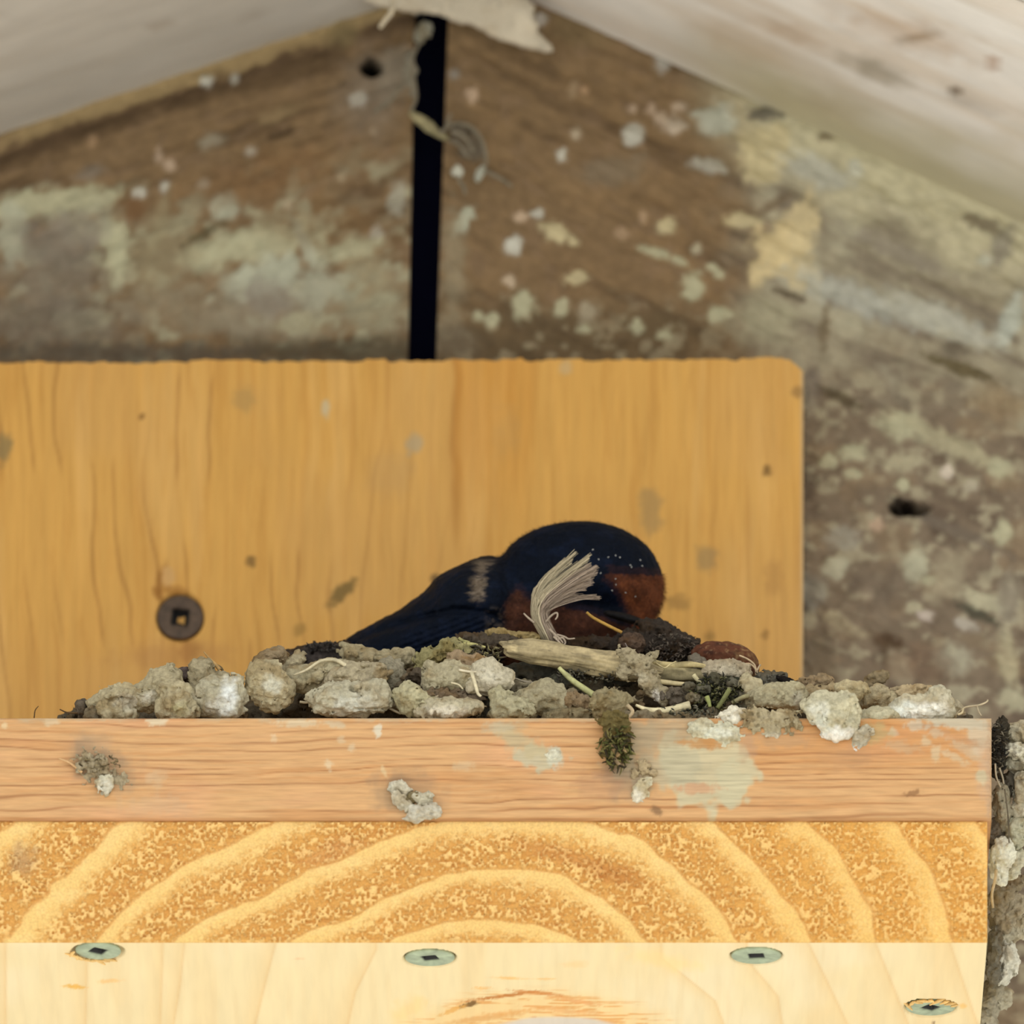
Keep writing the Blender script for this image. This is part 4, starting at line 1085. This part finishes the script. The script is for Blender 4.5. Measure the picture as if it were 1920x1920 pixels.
strand('rootlet', [(112, 1330), (126, 1336), (146, 1337)], 8, 1.2, 1.5, (96, 74, 48))
strand('rootlet', [(64, 1346), (66, 1332), (72, 1324)], 4, 1.3, .8, (84, 64, 40))
strand('rootlet', [(1455, 1338), (1475, 1336), (1506, 1334)], 1.5, 1.5, 3, (206, 194, 156))
strand('rootlet', [(1790, 1342), (1808, 1327), (1836, 1322), (1850, 1316), (1852, 1312)], 3.5, 1.8, 1.4, (188, 172, 142))
strand('rootlet', [(1832, 1324), (1835, 1334), (1840, 1342)], 3.5, 1.5, 1.2, (182, 166, 138))
strand('rootlet', [(1796, 1340), (1804, 1336), (1806, 1328)], 2.5, 2.2, 1.8, (206, 188, 150))
strand('rootlet', [(1172, 1206), (1176, 1214), (1174, 1222), (1168, 1228)], 14, 1.3, 1, (140, 128, 118))
strand('rootlet', [(1230, 1243), (1246, 1252), (1256, 1246), (1268, 1240)], 7.5, 1.5, 1.5, (196, 180, 136))
strand('straw', [(1100, 1148), (1112, 1158), (1138, 1172), (1166, 1186)], 19, 2.5, 3.2, (178, 140, 70), lab='thin yellow straw')


def moss(name, cx, cy, rx, ry, depth, n, cols, seed, lmin=8, lmax=20, parent=nest, droop=0.0, rw=1.6):
    rr = np.random.default_rng(seed); b = Bunch()
    for i in range(n):
        a = rr.uniform(0, 2 * math.pi); r = math.sqrt(rr.uniform(0, 1))
        x, y = cx + rx * r * math.cos(a), cy + ry * r * math.sin(a)
        L = rr.uniform(lmin, lmax); th = rr.uniform(0, 2 * math.pi)
        dx, dy = math.cos(th) * L, math.sin(th) * L * .8 + droop * L
        z = depth + rr.uniform(-1.8, 1.2)
        pts = np.array([P(x, y, z), P(x + dx * .5 + rr.normal() * 2, y + dy * .5 + rr.normal() * 2, z - rr.uniform(.1, .7)), P(x + dx, y + dy, z - rr.uniform(-.5, .6))])
        w = rr.uniform(.5, 1.0) * rw / 12
        V, q, t = tube(catmull(pts, 5), np.array([.5, 1, 1, .7, .2]) * w * 1.4, 4)
        b.add(V, q, t, lin(cols[rr.integers(len(cols))]) * rr.uniform(.7, 1.25))
    return tag(b.build(name, M_straw, parent), kind='stuff')


p_('earth_core', [(1345, 1305, 44, 34, 24), (1310, 1325, 40, 20, 20), (1375, 1290, 26, 18, 18)], 11, (52, 54, 42), h=3, amp=6, scale=10, amp2=3)
moss('moss', 1345, 1300, 46, 34, 7.5, 330, [(70, 70, 42), (56, 56, 40), (96, 94, 60), (54, 52, 44), (118, 112, 84)], 5, 5, 13)
for q_, (x_, y_, a_) in enumerate([(1318, 1290, 12), (1300, 1308, 14), (1338, 1272, 12), (1372, 1280, 11), (1330, 1336, 13), (1388, 1338, 13), (1290, 1288, 11), (1360, 1338, 12)]):
    p_('mud_crumb', [(x_, y_, a_, a_ * .8, a_), (x_ + a_ * .7, y_ + 3, a_ * .6, a_ * .6, a_ * .6)], 6.5, [(96, 92, 78), (120, 112, 92), (84, 80, 64)][q_ % 3], h=2.2, amp=3, scale=7, amp2=2, k=5)
# loose crumbs wedged between the pellets
rc_ = np.random.default_rng(77)
for q_ in range(46):
    x_ = rc_.uniform(240, 1780); y_ = rc_.uniform(1296, 1340) - 40 * (480 < x_ < 1300) * rc_.uniform(0, 1) - (0 if x_ > 480 else -8)
    a_ = rc_.uniform(5, 11)
    p_('mud_crumb', [(x_, y_, a_, a_ * .8, a_), (x_ + rc_.normal() * a_ * .7, y_ + rc_.normal() * a_ * .5, a_ * .7, a_ * .6, a_ * .6)], rc_.uniform(7, 12), [(112, 98, 78), (138, 124, 98), (92, 82, 66), (158, 146, 118)][q_ % 4], h=2.0, amp=2.5, scale=6, amp2=1.5, k=4)
strand('straw', [(1325, 1306), (1329, 1316), (1331, 1326)], 5, 5, 3, (150, 156, 96))
strand('straw', [(1345, 1328), (1356, 1312), (1368, 1292)], 5, 4, 5, (118, 120, 76))
strand('straw', [(1372, 1318), (1392, 1308), (1408, 1304)], 6, 4, 5, (150, 142, 106))
moss('moss', 1290, 1336, 44, 10, 4, 90, [(52, 52, 44), (80, 80, 62), (120, 116, 98)], 6, 6, 14)
moss('plant_fibre', 900, 1225, 46, 18, 14, 90, [(140, 132, 92), (110, 100, 76), (168, 158, 112), (80, 74, 62)], 7, 8, 20)
moss('plant_fibre', 1265, 1215, 50, 26, 21, 160, [(70, 62, 54), (88, 76, 66), (104, 94, 82), (58, 52, 46)], 8, 4, 9)
moss('plant_fibre', 610, 1212, 40, 8, 31, 90, [(58, 54, 52), (74, 68, 62)], 9, 3, 7)
moss('plant_fibre', 1110, 1265, 70, 14, 11, 120, [(80, 76, 62), (104, 98, 80), (66, 62, 54)], 10, 5, 11)

# hanging clump of moss and droppings on the shelf front
mc = tag(empty('moss_clump', P(1155, 1440, 0.)), 'olive mossy clump hanging over the shelf edge below the twig', 'moss clump')
mudlump('clod', [(1156, 1370, 24, 26, 14), (1154, 1405, 27, 28, 13), (1158, 1432, 20, 13, 9), (1150, 1350, 26, 16, 14)], -.4, (104, 92, 58), mc, h=2.4, amp=5, scale=9, amp2=3, k=8)
moss('moss', 1155, 1398, 28, 42, -1.2, 240, [(92, 90, 46), (70, 72, 34), (120, 112, 66), (62, 54, 38)], 21, 8, 18, mc, .5)
strand('straw', [(1142, 1395), (1152, 1408), (1160, 1418)], -1.9, 4, 5, (182, 150, 104), mc)
strand('straw', [(1164, 1390), (1168, 1402), (1174, 1412)], -1.9, 3.5, 3, (176, 148, 106), mc)
strand('straw', [(1150, 1420), (1158, 1430), (1162, 1434)], -1.7, 4, 3, (170, 146, 112), mc)
strand('straw', [(1158, 1342), (1160, 1350), (1158, 1356)], -1.6, 8, 5, (202, 184, 150), mc)
strand('straw', [(1176, 1322), (1186, 1334), (1178, 1346)], 1, 4, 3, (184, 164, 130), mc)
strand('straw', [(1156, 1356), (1156, 1376), (1158, 1392)], -1.6, 3, 2, (52, 46, 28), mc)

# splats of mud on the shelf front
sp1 = tag(empty('mud_splat', P(195, 1480, 0.)), 'crusty grey mud splat on the shelf edge, leftmost, with a thin straw', 'mud splat', 'mud splats on the shelf edge')
mudlump('crust', [(180, 1440, 30, 18, 8, 0, 30), (208, 1462, 28, 16, 9, 0, 20), (172, 1430, 20, 14, 6), (228, 1468, 14, 10, 6), (165, 1450, 12, 20, 6)], 0, (164, 150, 122), sp1, h=2.2, amp=6, scale=8, amp2=3, k=6)
mudlump('crumb', [(196, 1466, 16, 12, 9), (198, 1482, 10, 12, 6)], -.5, (196, 190, 166), sp1, h=2, amp=3, scale=8, chalk=[(198, 1474, 12, 12, (214, 210, 194), .7)])
strand('straw', [(110, 1422), (130, 1430), (154, 1448)], -.6, 1.5, 2.5, (206, 168, 122), sp1)
moss('fibre', 190, 1432, 34, 16, -.5, 60, [(120, 104, 74), (140, 126, 92), (96, 84, 60)], 31, 5, 11, sp1, rw=1.1)
sp2 = tag(empty('mud_splat', P(780, 1540, 0.)), 'lumpy pale mud splat on the lower shelf edge, left of centre', 'mud splat', 'mud splats on the shelf edge')
for L_, cl_ in (([(745, 1475, 15, 11, 10), (758, 1482, 14, 10, 10), (738, 1480, 8, 12, 8)], (194, 188, 168)), ([(752, 1502, 14, 14, 11), (766, 1512, 12, 12, 10), (744, 1492, 9, 9, 8)], (186, 178, 156)),
                ([(795, 1500, 16, 12, 11), (806, 1492, 9, 8, 8), (780, 1494, 11, 9, 9)], (188, 180, 156)), ([(786, 1524, 22, 15, 12), (810, 1520, 18, 14, 11), (774, 1534, 14, 8, 9), (820, 1530, 9, 6, 7)], (196, 190, 172)),
                ([(775, 1490, 14, 8, 8), (768, 1500, 12, 8, 8)], (120, 108, 80))):
    mudlump('crumb', L_, -.3, cl_, sp2, h=2.0, amp=3, scale=8, amp2=1.5, k=5)
sp3 = tag(empty('mud_splat', P(1195, 1510, 0.)), 'small white finger of droppings below the mossy clump', 'mud splat', 'mud splats on the shelf edge')
mudlump('crust', [(1204, 1478, 13, 14, 7), (1196, 1495, 12, 14, 7), (1184, 1508, 7, 6, 5), (1216, 1464, 10, 7, 5)], -.1, (200, 190, 160), sp3, h=2, amp=2.5, scale=8, k=6, chalk=[(1198, 1494, 12, 16, (224, 218, 200), .7)])
mudlump('crumb', [(1224, 1450, 9, 8, 6), (1206, 1440, 12, 16, 6), (1192, 1455, 10, 10, 6)], .05, (164, 146, 114), sp3, h=2, amp=3, scale=7, k=5)
sp4 = mudlump('mud_splat', [(1040, 1416, 10, 12, 5), (1030, 1420, 9, 7, 4)], .15, (208, 204, 182), None, h=2, amp=2, scale=7, k=4)
tag(sp4, 'tiny pale blob at the end of the pale smear below the twig', 'mud splat', 'mud splats on the shelf edge')

# ---------------------------------------------------------------- mud crust on the shelf's far right end
cr = tag(empty('mud_crust', P(1885, 1900, 25.)), 'thick column of crumbly grey mud clinging to the right end of the boards', 'mud crust')
for L_, d_, cl_ in (([(1874, 1392, 13, 36, 24), (1880, 1362, 12, 14, 20), (1870, 1430, 11, 30, 20)], 10, (62, 56, 46)),
                    ([(1908, 1382, 24, 22, 26), (1895, 1372, 18, 14, 20), (1930, 1375, 30, 26, 30)], 12, (184, 174, 148)),
                    ([(1906, 1408, 24, 14, 22), (1930, 1412, 22, 20, 24)], 10, (204, 198, 176)),
                    ([(1902, 1434, 22, 14, 22), (1926, 1438, 24, 18, 24)], 12, (172, 168, 148)),
                    ([(1900, 1462, 18, 16, 20), (1892, 1478, 16, 20, 20)], 14, (116, 110, 96)),
                    ([(1922, 1480, 22, 34, 26), (1916, 1520, 26, 24, 26)], 12, (186, 180, 158)),
                    ([(1878, 1500, 15, 34, 20), (1884, 1535, 18, 24, 22)], 12, (150, 142, 120)),
                    ([(1870, 1555, 16, 22, 20), (1866, 1575, 12, 20, 16)], 14, (120, 112, 98)),
                    ([(1905, 1560, 22, 30, 24), (1926, 1555, 22, 26, 24)], 13, (178, 174, 150)),
                    ([(1880, 1602, 22, 30, 24), (1872, 1630, 16, 22, 18), (1878, 1648, 12, 14, 14)], 12, (212, 208, 188)),
                    ([(1902, 1610, 20, 26, 22), (1896, 1635, 14, 14, 16)], 16, (196, 190, 166)),
                    ([(1884, 1672, 22, 26, 26), (1905, 1655, 20, 18, 22), (1870, 1690, 18, 26, 24)], 30, (134, 122, 100)),
                    ([(1900, 1700, 22, 26, 26), (1880, 1725, 26, 26, 28)], 36, (164, 152, 128)),
                    ([(1908, 1740, 20, 26, 24), (1878, 1762, 24, 26, 26)], 38, (180, 172, 150)),
                    ([(1866, 1775, 14, 36, 24), (1862, 1820, 14, 30, 22)], 34, (112, 106, 92)),
                    ([(1888, 1798, 24, 30, 28), (1878, 1828, 22, 22, 24)], 38, (206, 202, 186)),
                    ([(1866, 1856, 22, 24, 24), (1856, 1888, 22, 26, 24), (1850, 1918, 20, 24, 24)], 42, (152, 144, 124)),
                    ([(1880, 1870, 18, 22, 20)], 42, (176, 168, 146))):
    mudlump('mud_lump', L_, d_, cl_, cr, h=2.8, amp=5, scale=12, amp2=2.5, k=8)
moss('root_fibre', 1874, 1400, 12, 48, 8, 170, [(48, 44, 36), (72, 66, 54), (110, 102, 86), (36, 34, 30)], 41, 6, 14, cr, rw=1.2)
strand('straw', [(1866, 1432), (1868, 1456), (1876, 1476)], 5, 1.8, 1.5, (176, 164, 140), cr)
strand('straw', [(1874, 1440), (1880, 1458), (1882, 1470)], 5, 1.8, 1.5, (160, 150, 128), cr)
strand('straw', [(1868, 1630), (1866, 1650), (1860, 1676), (1862, 1702)], 10, 3, 2.4, (188, 164, 124), cr)
strand('straw', [(1884, 1480), (1890, 1530), (1892, 1580)], 6, 1.4, 1.4, (96, 88, 72), cr)
#@@BIRD
# ---------------------------------------------------------------- the bird
BD = 42.0
bl = [(600, 1236, 20, 10, 22, 0), (640, 1224, 34, 16, 36, 0, -22), (690, 1206, 40, 26, 52, 0, -22), (745, 1189, 46, 38, 70, 0, -22), (800, 1172, 52, 54, 95, 0, -24), (860, 1148, 64, 78, 125, 0, -20), (905, 1132, 76, 84, 135, 0), (940, 1140, 80, 96, 130, 0),
      (1088, 1082, 150, 105, 104, -4), (1040, 1105, 110, 105, 110, 0), (1160, 1112, 80, 74, 82, -4, 20), (1090, 1160, 120, 62, 100, -2), (985, 1170, 86, 66, 112, -8), (1000, 1215, 190, 70, 140, 20), (860, 1215, 170, 60, 130, 10)]
wing = [(760, 1218, 170, 30, 26, -72, -17), (880, 1180, 90, 40, 26, -100, -10)]


def bird_extra(u, v, w):
    # folded wing: long parallel flight-feather ridges, and a crease where the wing meets the back
    a = math.radians(-21)
    s = (u - 780) * math.cos(a) + (v - 1180) * math.sin(a); t = -(u - 780) * math.sin(a) + (v - 1180) * math.cos(a)
    wm = (1 - sst(880, 960, u)) * sst(600, 680, u) * sst(0, 18, t + 6)
    ridge = np.cos(t / 11.0 * 2 * math.pi) * 1.1
    cre = 5.0 * np.exp(-((v - np.interp(u, [620, 700, 780, 850, 900, 950], [1205, 1185, 1160, 1143, 1146, 1162])) / 7.0) ** 2) * sst(640, 760, u) * (1 - sst(930, 975, u))
    # soft groove behind the cheek and the dark hollow under the forehead
    neck = 5.0 * np.exp(-((u - np.interp(v, [1030, 1080, 1130, 1200], [936, 948, 955, 950])) / 14.0) ** 2) * (1 - sst(1150, 1200, v))
    mask = 13.0 * np.exp(-(((u - 1130) / 62) ** 2 + ((v - 1138) / 24) ** 2)) * (w < 0)
    return wm * ridge + cre + neck + mask + .9 * fbm(u / 7, v / 7, w / 7, 77, 2)


V, q = lump(bl + wing, 3.6, 24, .0001, 20, 0, 6, 9, bird_extra, 26.0)
u, v, w = V.T
NAVY = np.array([.0022, .0036, .0085]); NAVY2 = np.array([.0036, .0064, .0165])
n1 = fbm(u / 30, v / 22, w / 30, 5, 3); n2 = fbm(u / 5, v / 5, w / 5, 6, 2)
c = np.ones((len(V), 3)) * NAVY
a_ = sst(-.2, .8, n1)[:, None]
c = c * (1 - a_) + NAVY2 * a_
bk = (1 - sst(880, 960, u)) * .6
c = c * (1 + .25 * n2[:, None])


def inpoly(x, y, poly):
    x = np.asarray(x); r = np.zeros(x.shape, bool); n = len(poly)
    for i in range(n):
        (x0, y0), (x1, y1) = poly[i], poly[(i + 1) % n]
        if y0 == y1: continue
        m = ((y0 > y) != (y1 > y)) & (x < (x1 - x0) * (y - y0) / (y1 - y0) + x0)
        r ^= m
    return r


def soft_poly(poly, jit, nj=9):
    al = np.zeros(len(u)); rr = np.random.default_rng(3)
    for i in range(nj):
        dx, dy = rr.normal(size=2) * jit
        al += inpoly(u + dx + 3 * n2, v + dy + 3 * noise(u / 6, v / 6, w / 6, 8), poly)
    return al / nj


RUST = lin((98, 54, 30)); THR = lin((72, 42, 27))
al = soft_poly([(1132, 1073), (1180, 1076), (1222, 1078), (1300, 1076), (1300, 1240), (1200, 1240), (1190, 1190), (1180, 1150), (1164, 1112), (1150, 1092)], 4)[:, None]
c = c * (1 - al) + (RUST * (1 + .45 * n1[:, None] + .3 * n2[:, None])) * al
al = soft_poly([(948, 1128), (958, 1112), (972, 1104), (982, 1116), (992, 1124), (1040, 1132), (1120, 1152), (1150, 1166), (1190, 1180), (1190, 1300), (940, 1300), (946, 1160)], 4)[:, None]
c = c * (1 - al) + (THR * (1 + .35 * n1[:, None] + .3 * n2[:, None])) * al
# the pale feather bases on the nape
st_ = fbm(u / 16, v / 3.2, w / 20, 12, 3)
d_ = np.hypot((u - np.interp(v, [1045, 1080, 1100, 1135], [912, 898, 898, 896])) / np.interp(v, [1045, 1075, 1110, 1135], [18, 12, 13, 8]), 0)
al = (1 - sst(.2, 1.4, d_ + .7 * st_)) * sst(1046, 1058, v) * (1 - sst(1108, 1136, v + 8 * st_)) * (w < 30)
gap = 1 - .45 * np.exp(-((v - 1078) / 7) ** 2)
c = c * (1 - (al * gap * .55)[:, None]) + lin((176, 156, 132)) * (al * gap * .55)[:, None]
# ashy fringe where the throat meets the neck
al = np.exp(-((u - 930) / 16) ** 2) * sst(1130, 1150, v) * sst(-.1, .6, n2) * .22
c = c * (1 - al[:, None]) + lin((150, 132, 110)) * al[:, None]
bird = build('barn_swallow', place(V, 920, 1120, BD), [q], M_bird, None, c, True)
tag(bird, 'blue-black and rust swallow sitting on the nest with its head bowed', 'bird')

WV = place(V, 920, 1120, BD)
# downy fringe of rust feathers on forehead and throat, and fine vanes on the navy plumage
me = bird.data
nrm = np.zeros(len(V) * 3, np.float32); me.vertices.foreach_get('normal', nrm); nrm = nrm.reshape(-1, 3)


def fuzz(name, mask, n, L, dirpx, jitter, rad, colmul, seed, mtl):
    rr = np.random.default_rng(seed)
    ids = np.flatnonzero(mask)
    ids = rr.choice(ids, n)
    d = dirpx[0] * R_ - dirpx[1] * U_
    p = WV[ids] + rr.normal(size=(n, 3)) * .12
    dr = nrm[ids] * rr.uniform(.25, .8, (n, 1)) + d + rr.normal(size=(n, 3)) * jitter
    dr /= np.linalg.norm(dr, axis=1)[:, None]
    l_ = rr.uniform(.5, 1.2, (n, 1)) * L
    tip = p + dr * l_
    side = np.cross(dr, F_ + rr.normal(size=(n, 3)) * .3); side /= np.linalg.norm(side, axis=1)[:, None]
    side2 = np.cross(dr, side)
    a, b, cc = p + side * rad, p - side * rad * .5 + side2 * rad * .8, p - side * rad * .5 - side2 * rad * .8
    VV = np.stack([a, b, cc, tip], 1).reshape(-1, 3)
    k = np.arange(n) * 4
    tri = np.concatenate([np.stack([k, k + 1, k + 3], -1), np.stack([k + 1, k + 2, k + 3], -1), np.stack([k + 2, k, k + 3], -1)])
    cl = np.repeat(c[ids] * rr.uniform(colmul[0], colmul[1], (n, 1)), 4, 0)
    return tag(build(name, VV, [tri], mtl, bird, cl, False), kind='stuff')


lum = c @ np.array([.3, .6, .1])
front = w < 40
isr = (c[:, 0] > .03) & (c[:, 0] > 2.2 * c[:, 2]) & front & (v < 1230)
tag(fuzz('rust_feathering', isr, 5200, .85, (.25, .55), .35, .03, (.7, 1.35), 1, M_fuzz), 'short rust-brown throat and forehead feathering')
fuzz('dark_feathering', (c[:, 0] < .02) & front & (v < 1230) & (u > 930), 3800, .45, (-.6, .35), .25, .025, (.9, 1.9), 2, M_bird)
pale = (c[:, 0] > .08) & (c[:, 2] > .05) & front & (u < 930)
if pale.sum() > 20:
    tag(fuzz('pale_nape_feathering', pale, 600, 1.1, (-.9, .35), .22, .025, (.5, 1.2), 4, M_fuzz), 'pale feather bases on the nape')

# the bill, half hidden in the nest edge
VB, qB = lump([(1165, 1157, 34, 8, 20, 0, 14), (1195, 1166, 30, 6.5, 14, 0, 20), (1222, 1177, 22, 5, 9, 0, 22), (1240, 1184, 14, 3.5, 5, 0, 22)], 2.0, 8, .6, 10, 0, 5, 3)
cb = np.ones((len(VB), 3)) * lin((30, 27, 25)); cb = cb * (1 + .2 * fbm(VB[:, 0] / 14, VB[:, 1] / 5, 0, 3, 2)[:, None])
bill = build('bill', place(VB, 1195, 1166, 33.5), [qB], M_bird, bird, cb, True)
tag(bill, 'short dark grey bill')
# flecks of dust on the crown
b = Bunch(); rr = np.random.default_rng(8)
for (x, y) in [(1112, 1032), (1138, 1045), (1153, 1043), (1163, 1046), (1180, 1061), (1182, 1063), (1199, 1051), (1202, 1061), (1154, 1085), (1154, 1097), (1147, 1107), (1126, 1074), (1120, 1050), (1190, 1118), (1172, 1110)]:
    i = np.argmin(np.hypot(u - x, v - y) + (w > -10) * 999)
    p0 = WV[i] + nrm[i] * .12
    d = rr.normal(size=3); d -= nrm[i] * (d @ nrm[i]); d /= np.linalg.norm(d)
    V3, q3, t3 = tube(np.array([p0 - d * .14, p0, p0 + d * .14]), [.03, .1, .03], 5)
    b.add(V3, q3, t3, lin((206, 206, 200)))
tag(b.build('dust_specks', M_web, bird), 'white specks of dust on the crown', kind='stuff')

# ---------------------------------------------------------------- the white feather
fe = tag(empty('feather', P(1030, 1200, 22.)), 'curled cream feather with frayed tip standing in front of the bird', 'feather')
rr = np.random.default_rng(21)
tips = np.array([(1056, 1062), (1060, 1049), (1079, 1036), (1070, 1050), (1106, 1041), (1104, 1048), (1090, 1060), (1106, 1058), (1120, 1062), (1120, 1072), (1116, 1078), (1110, 1084), (1112, 1092), (1098, 1104), (1092, 1116), (1124, 1120)], float)
b = Bunch(); b2 = Bunch()
NL = len(tips)
for li in range(NL):
    for i in range(30 if li < 9 else 18):
        t = min(1, max(0, (li + rr.normal() * .55) / (NL - 1)))
        tip = tips[li] + rr.normal(size=2) * 2.2
        base = np.array([1020 + 26 * t, 1203 - 4 * t]) + rr.normal(size=2) * 1.5
        m1 = np.array([999 + 28 * t, 1156 - 2 * t]) + rr.normal(size=2) * 1.6
        m2 = np.array([1003 + 40 * t, 1110 + 26 * t]) + rr.normal(size=2) * 2
        m3 = m2 * .42 + tip * .58 + np.array([-11 * (1 - t), 5 - 11 * t]) + rr.normal(size=2) * 1.5
        sh = rr.uniform(0, .45) if rr.random() < .5 else 0
        tip = tip * (1 - sh) + m3 * sh
        z = rr.normal() * .5 - 1.2 * math.sin(math.pi * t)
        pts = pxpath([tuple(base) + (z + .8,), tuple(m1) + (z,), tuple(m2) + (z - .6,), tuple(m3) + (z - .4 + rr.normal() * .3,), tuple(tip) + (z + rr.normal() * .5,)], 22.5, 12)
        V3, q3, t3 = tube(pts, np.linspace(.85, .4, 12) / 12 * rr.uniform(.6, 1.2), 4)
        tone = lin((206, 192, 160)) if t < .45 else lin((186, 166, 146))
        b.add(V3, q3, t3, tone * rr.uniform(.6, 1.2))
tag(b.build('barbs', M_fiber, fe), kind='stuff')
V3, q3, t3 = tube(pxpath([(1026, 1205, .5), (1008, 1160, -.3), (1012, 1116, -.8), (1036, 1084, -.8), (1072, 1056, -.5)], 22, 20), np.linspace(2.6, 1, 20) / 12, 6)
b2.add(V3, q3, t3, lin((226, 212, 178)))
tag(b2.build('shaft', M_fiber, fe), 'pale quill')
for pth in ([(1022, 1168), (1034, 1154), (1044, 1149), (1045, 1156), (1041, 1162)], [(1002, 1168), (990, 1158), (982, 1150)], [(1030, 1180), (1040, 1190), (1046, 1202)], [(1034, 1184), (1048, 1196), (1056, 1206)], [(1044, 1190), (1058, 1194), (1066, 1198), (1078, 1197)], [(1046, 1200), (1054, 1196), (1060, 1204), (1056, 1212)], [(1038, 1194), (1050, 1206), (1052, 1214)]):
    strand('loose_barb', pth, 21, 2.2, 1.4, (186, 168, 146), fe, m=M_fiber)

# ---------------------------------------------------------------- brown curled leaf on the nest rim
def leaf_extra(u, v, w):
    return 1.2 * np.cos((u * .5 + v) / 9.0) * .6


VL, qL = lump([(1345, 1232, 42, 31, 40, 0, 12), (1384, 1240, 34, 32, 34, 0, 25), (1322, 1228, 22, 16, 24, 0), (1404, 1258, 18, 20, 20, 0)], 2.6, 14, 2.5, 22, 1.2, 7, 31, leaf_extra)
g1 = fbm(VL[:, 0] / 26, VL[:, 1] / 9, VL[:, 2] / 12, 4, 4); g2 = fbm(VL[:, 0] / 6, VL[:, 1] / 6, VL[:, 2] / 6, 5, 3)
cl = np.ones((len(VL), 3)) * lin((92, 54, 36))
cl = mixc(cl, (54, 32, 25), sst(0, .7, g1) * .8); cl = mixc(cl, (116, 88, 56), sst(1340, 1400, VL[:, 0]) * sst(-.3, .6, g2) * .7); cl = mixc(cl, (150, 120, 86), sst(.5, .8, g2) * .5)
leaf = build('dry_leaf', place(VL, 1360, 1235, 20.0), [qL], M_straw, None, cl, True)
tag(leaf, 'rust-brown curled dry leaf on the right rim of the nest', 'leaf')
for pth in ([(1386, 1229), (1402, 1236), (1414, 1246), (1418, 1258)], [(1392, 1245), (1406, 1245), (1416, 1254), (1418, 1266)], [(1418, 1266), (1421, 1254), (1426, 1246)]):
    strand('leaf_vein', pth, 15.6, 1.6, 2.0, (196, 172, 138), leaf)

# ---------------------------------------------------------------- bits about the ridge
sp = mudlump('wood_splinter', [(890, 34, 80, 16, 14, 0, 12), (960, 62, 70, 20, 14, 0, 22), (1000, 82, 36, 12, 12, 0, 20), (950, 20, 50, 30, 14, 0), (760, -2, 90, 20, 14, 0, 4), (810, 8, 60, 18, 14), (890, 5, 90, 24, 14, 0), (985, 40, 16, 30, 12, 0)], 92, (208, 198, 180), None, h=4, amp=3, scale=24, k=10, mtl=M_paint, brown=.25)
tag(sp, 'pale splintered board end at the ridge, right of the dark gap', 'splinter')
hf = strand('hanging_fibre', [(742, -30), (738, -2), (734, 22), (722, 38), (712, 52)], 78, 7, 4, (206, 194, 172), None, n=20, m=M_straw)
tag(hf, 'pale curved fibre hanging from the ridge above the left rafter', 'fibre')
cw = tag(empty('cobweb', P(850, 330, 92.)), 'dusty grey cobweb tangle across the dark gap', 'cobweb')
mudlump('dust_clot', [(797, 56, 15, 18, 12), (786, 72, 10, 12, 10)], 96, (150, 148, 134), cw, h=3, amp=3, scale=10, mtl=M_web)
mudlump('dust_clot', [(782, 222, 18, 9, 9, 0, 35), (804, 238, 18, 10, 9, 0, 35), (828, 256, 18, 8, 8, 0, 30)], 95, (156, 148, 116), cw, h=3, amp=3, scale=10, mtl=M_web)
mudlump('dust_clot', [(858, 322, 11, 13, 9)], 94, (190, 190, 178), cw, h=2.5, amp=2, scale=8, mtl=M_web)
mudlump('dust_clot', [(900, 326, 8, 17, 8, 0, 25)], 94, (182, 184, 172), cw, h=2.5, amp=2, scale=8, mtl=M_web)
mudlump('dust_clot', [(880, 270, 24, 26, 7), (862, 250, 18, 14, 7), (896, 290, 14, 18, 7)], 96.5, (118, 108, 94), cw, h=3.5, amp=4, scale=12, mtl=M_web)
mudlump('dust_clot', [(772, 160, 9, 50, 8, 0, 4), (766, 130, 10, 30, 8)], 97, (140, 134, 120), cw, h=3.5, amp=3, scale=12, mtl=M_web)
for pth in ([(824, 250), (850, 232), (880, 236), (902, 260), (912, 300), (900, 336)], [(846, 246), (870, 256), (888, 284)], [(842, 262), (862, 274), (880, 296)], [(770, 208), (780, 180), (772, 120), (786, 80)], [(860, 336), (870, 352), (872, 364)], [(905, 318), (940, 336), (960, 350)], [(838, 240), (840, 226), (846, 214)], [(700, 210), (730, 190), (760, 150), (776, 120)]):
    strand('web_strand', pth, 94, 4, 3, (136, 128, 112), cw, m=M_web)
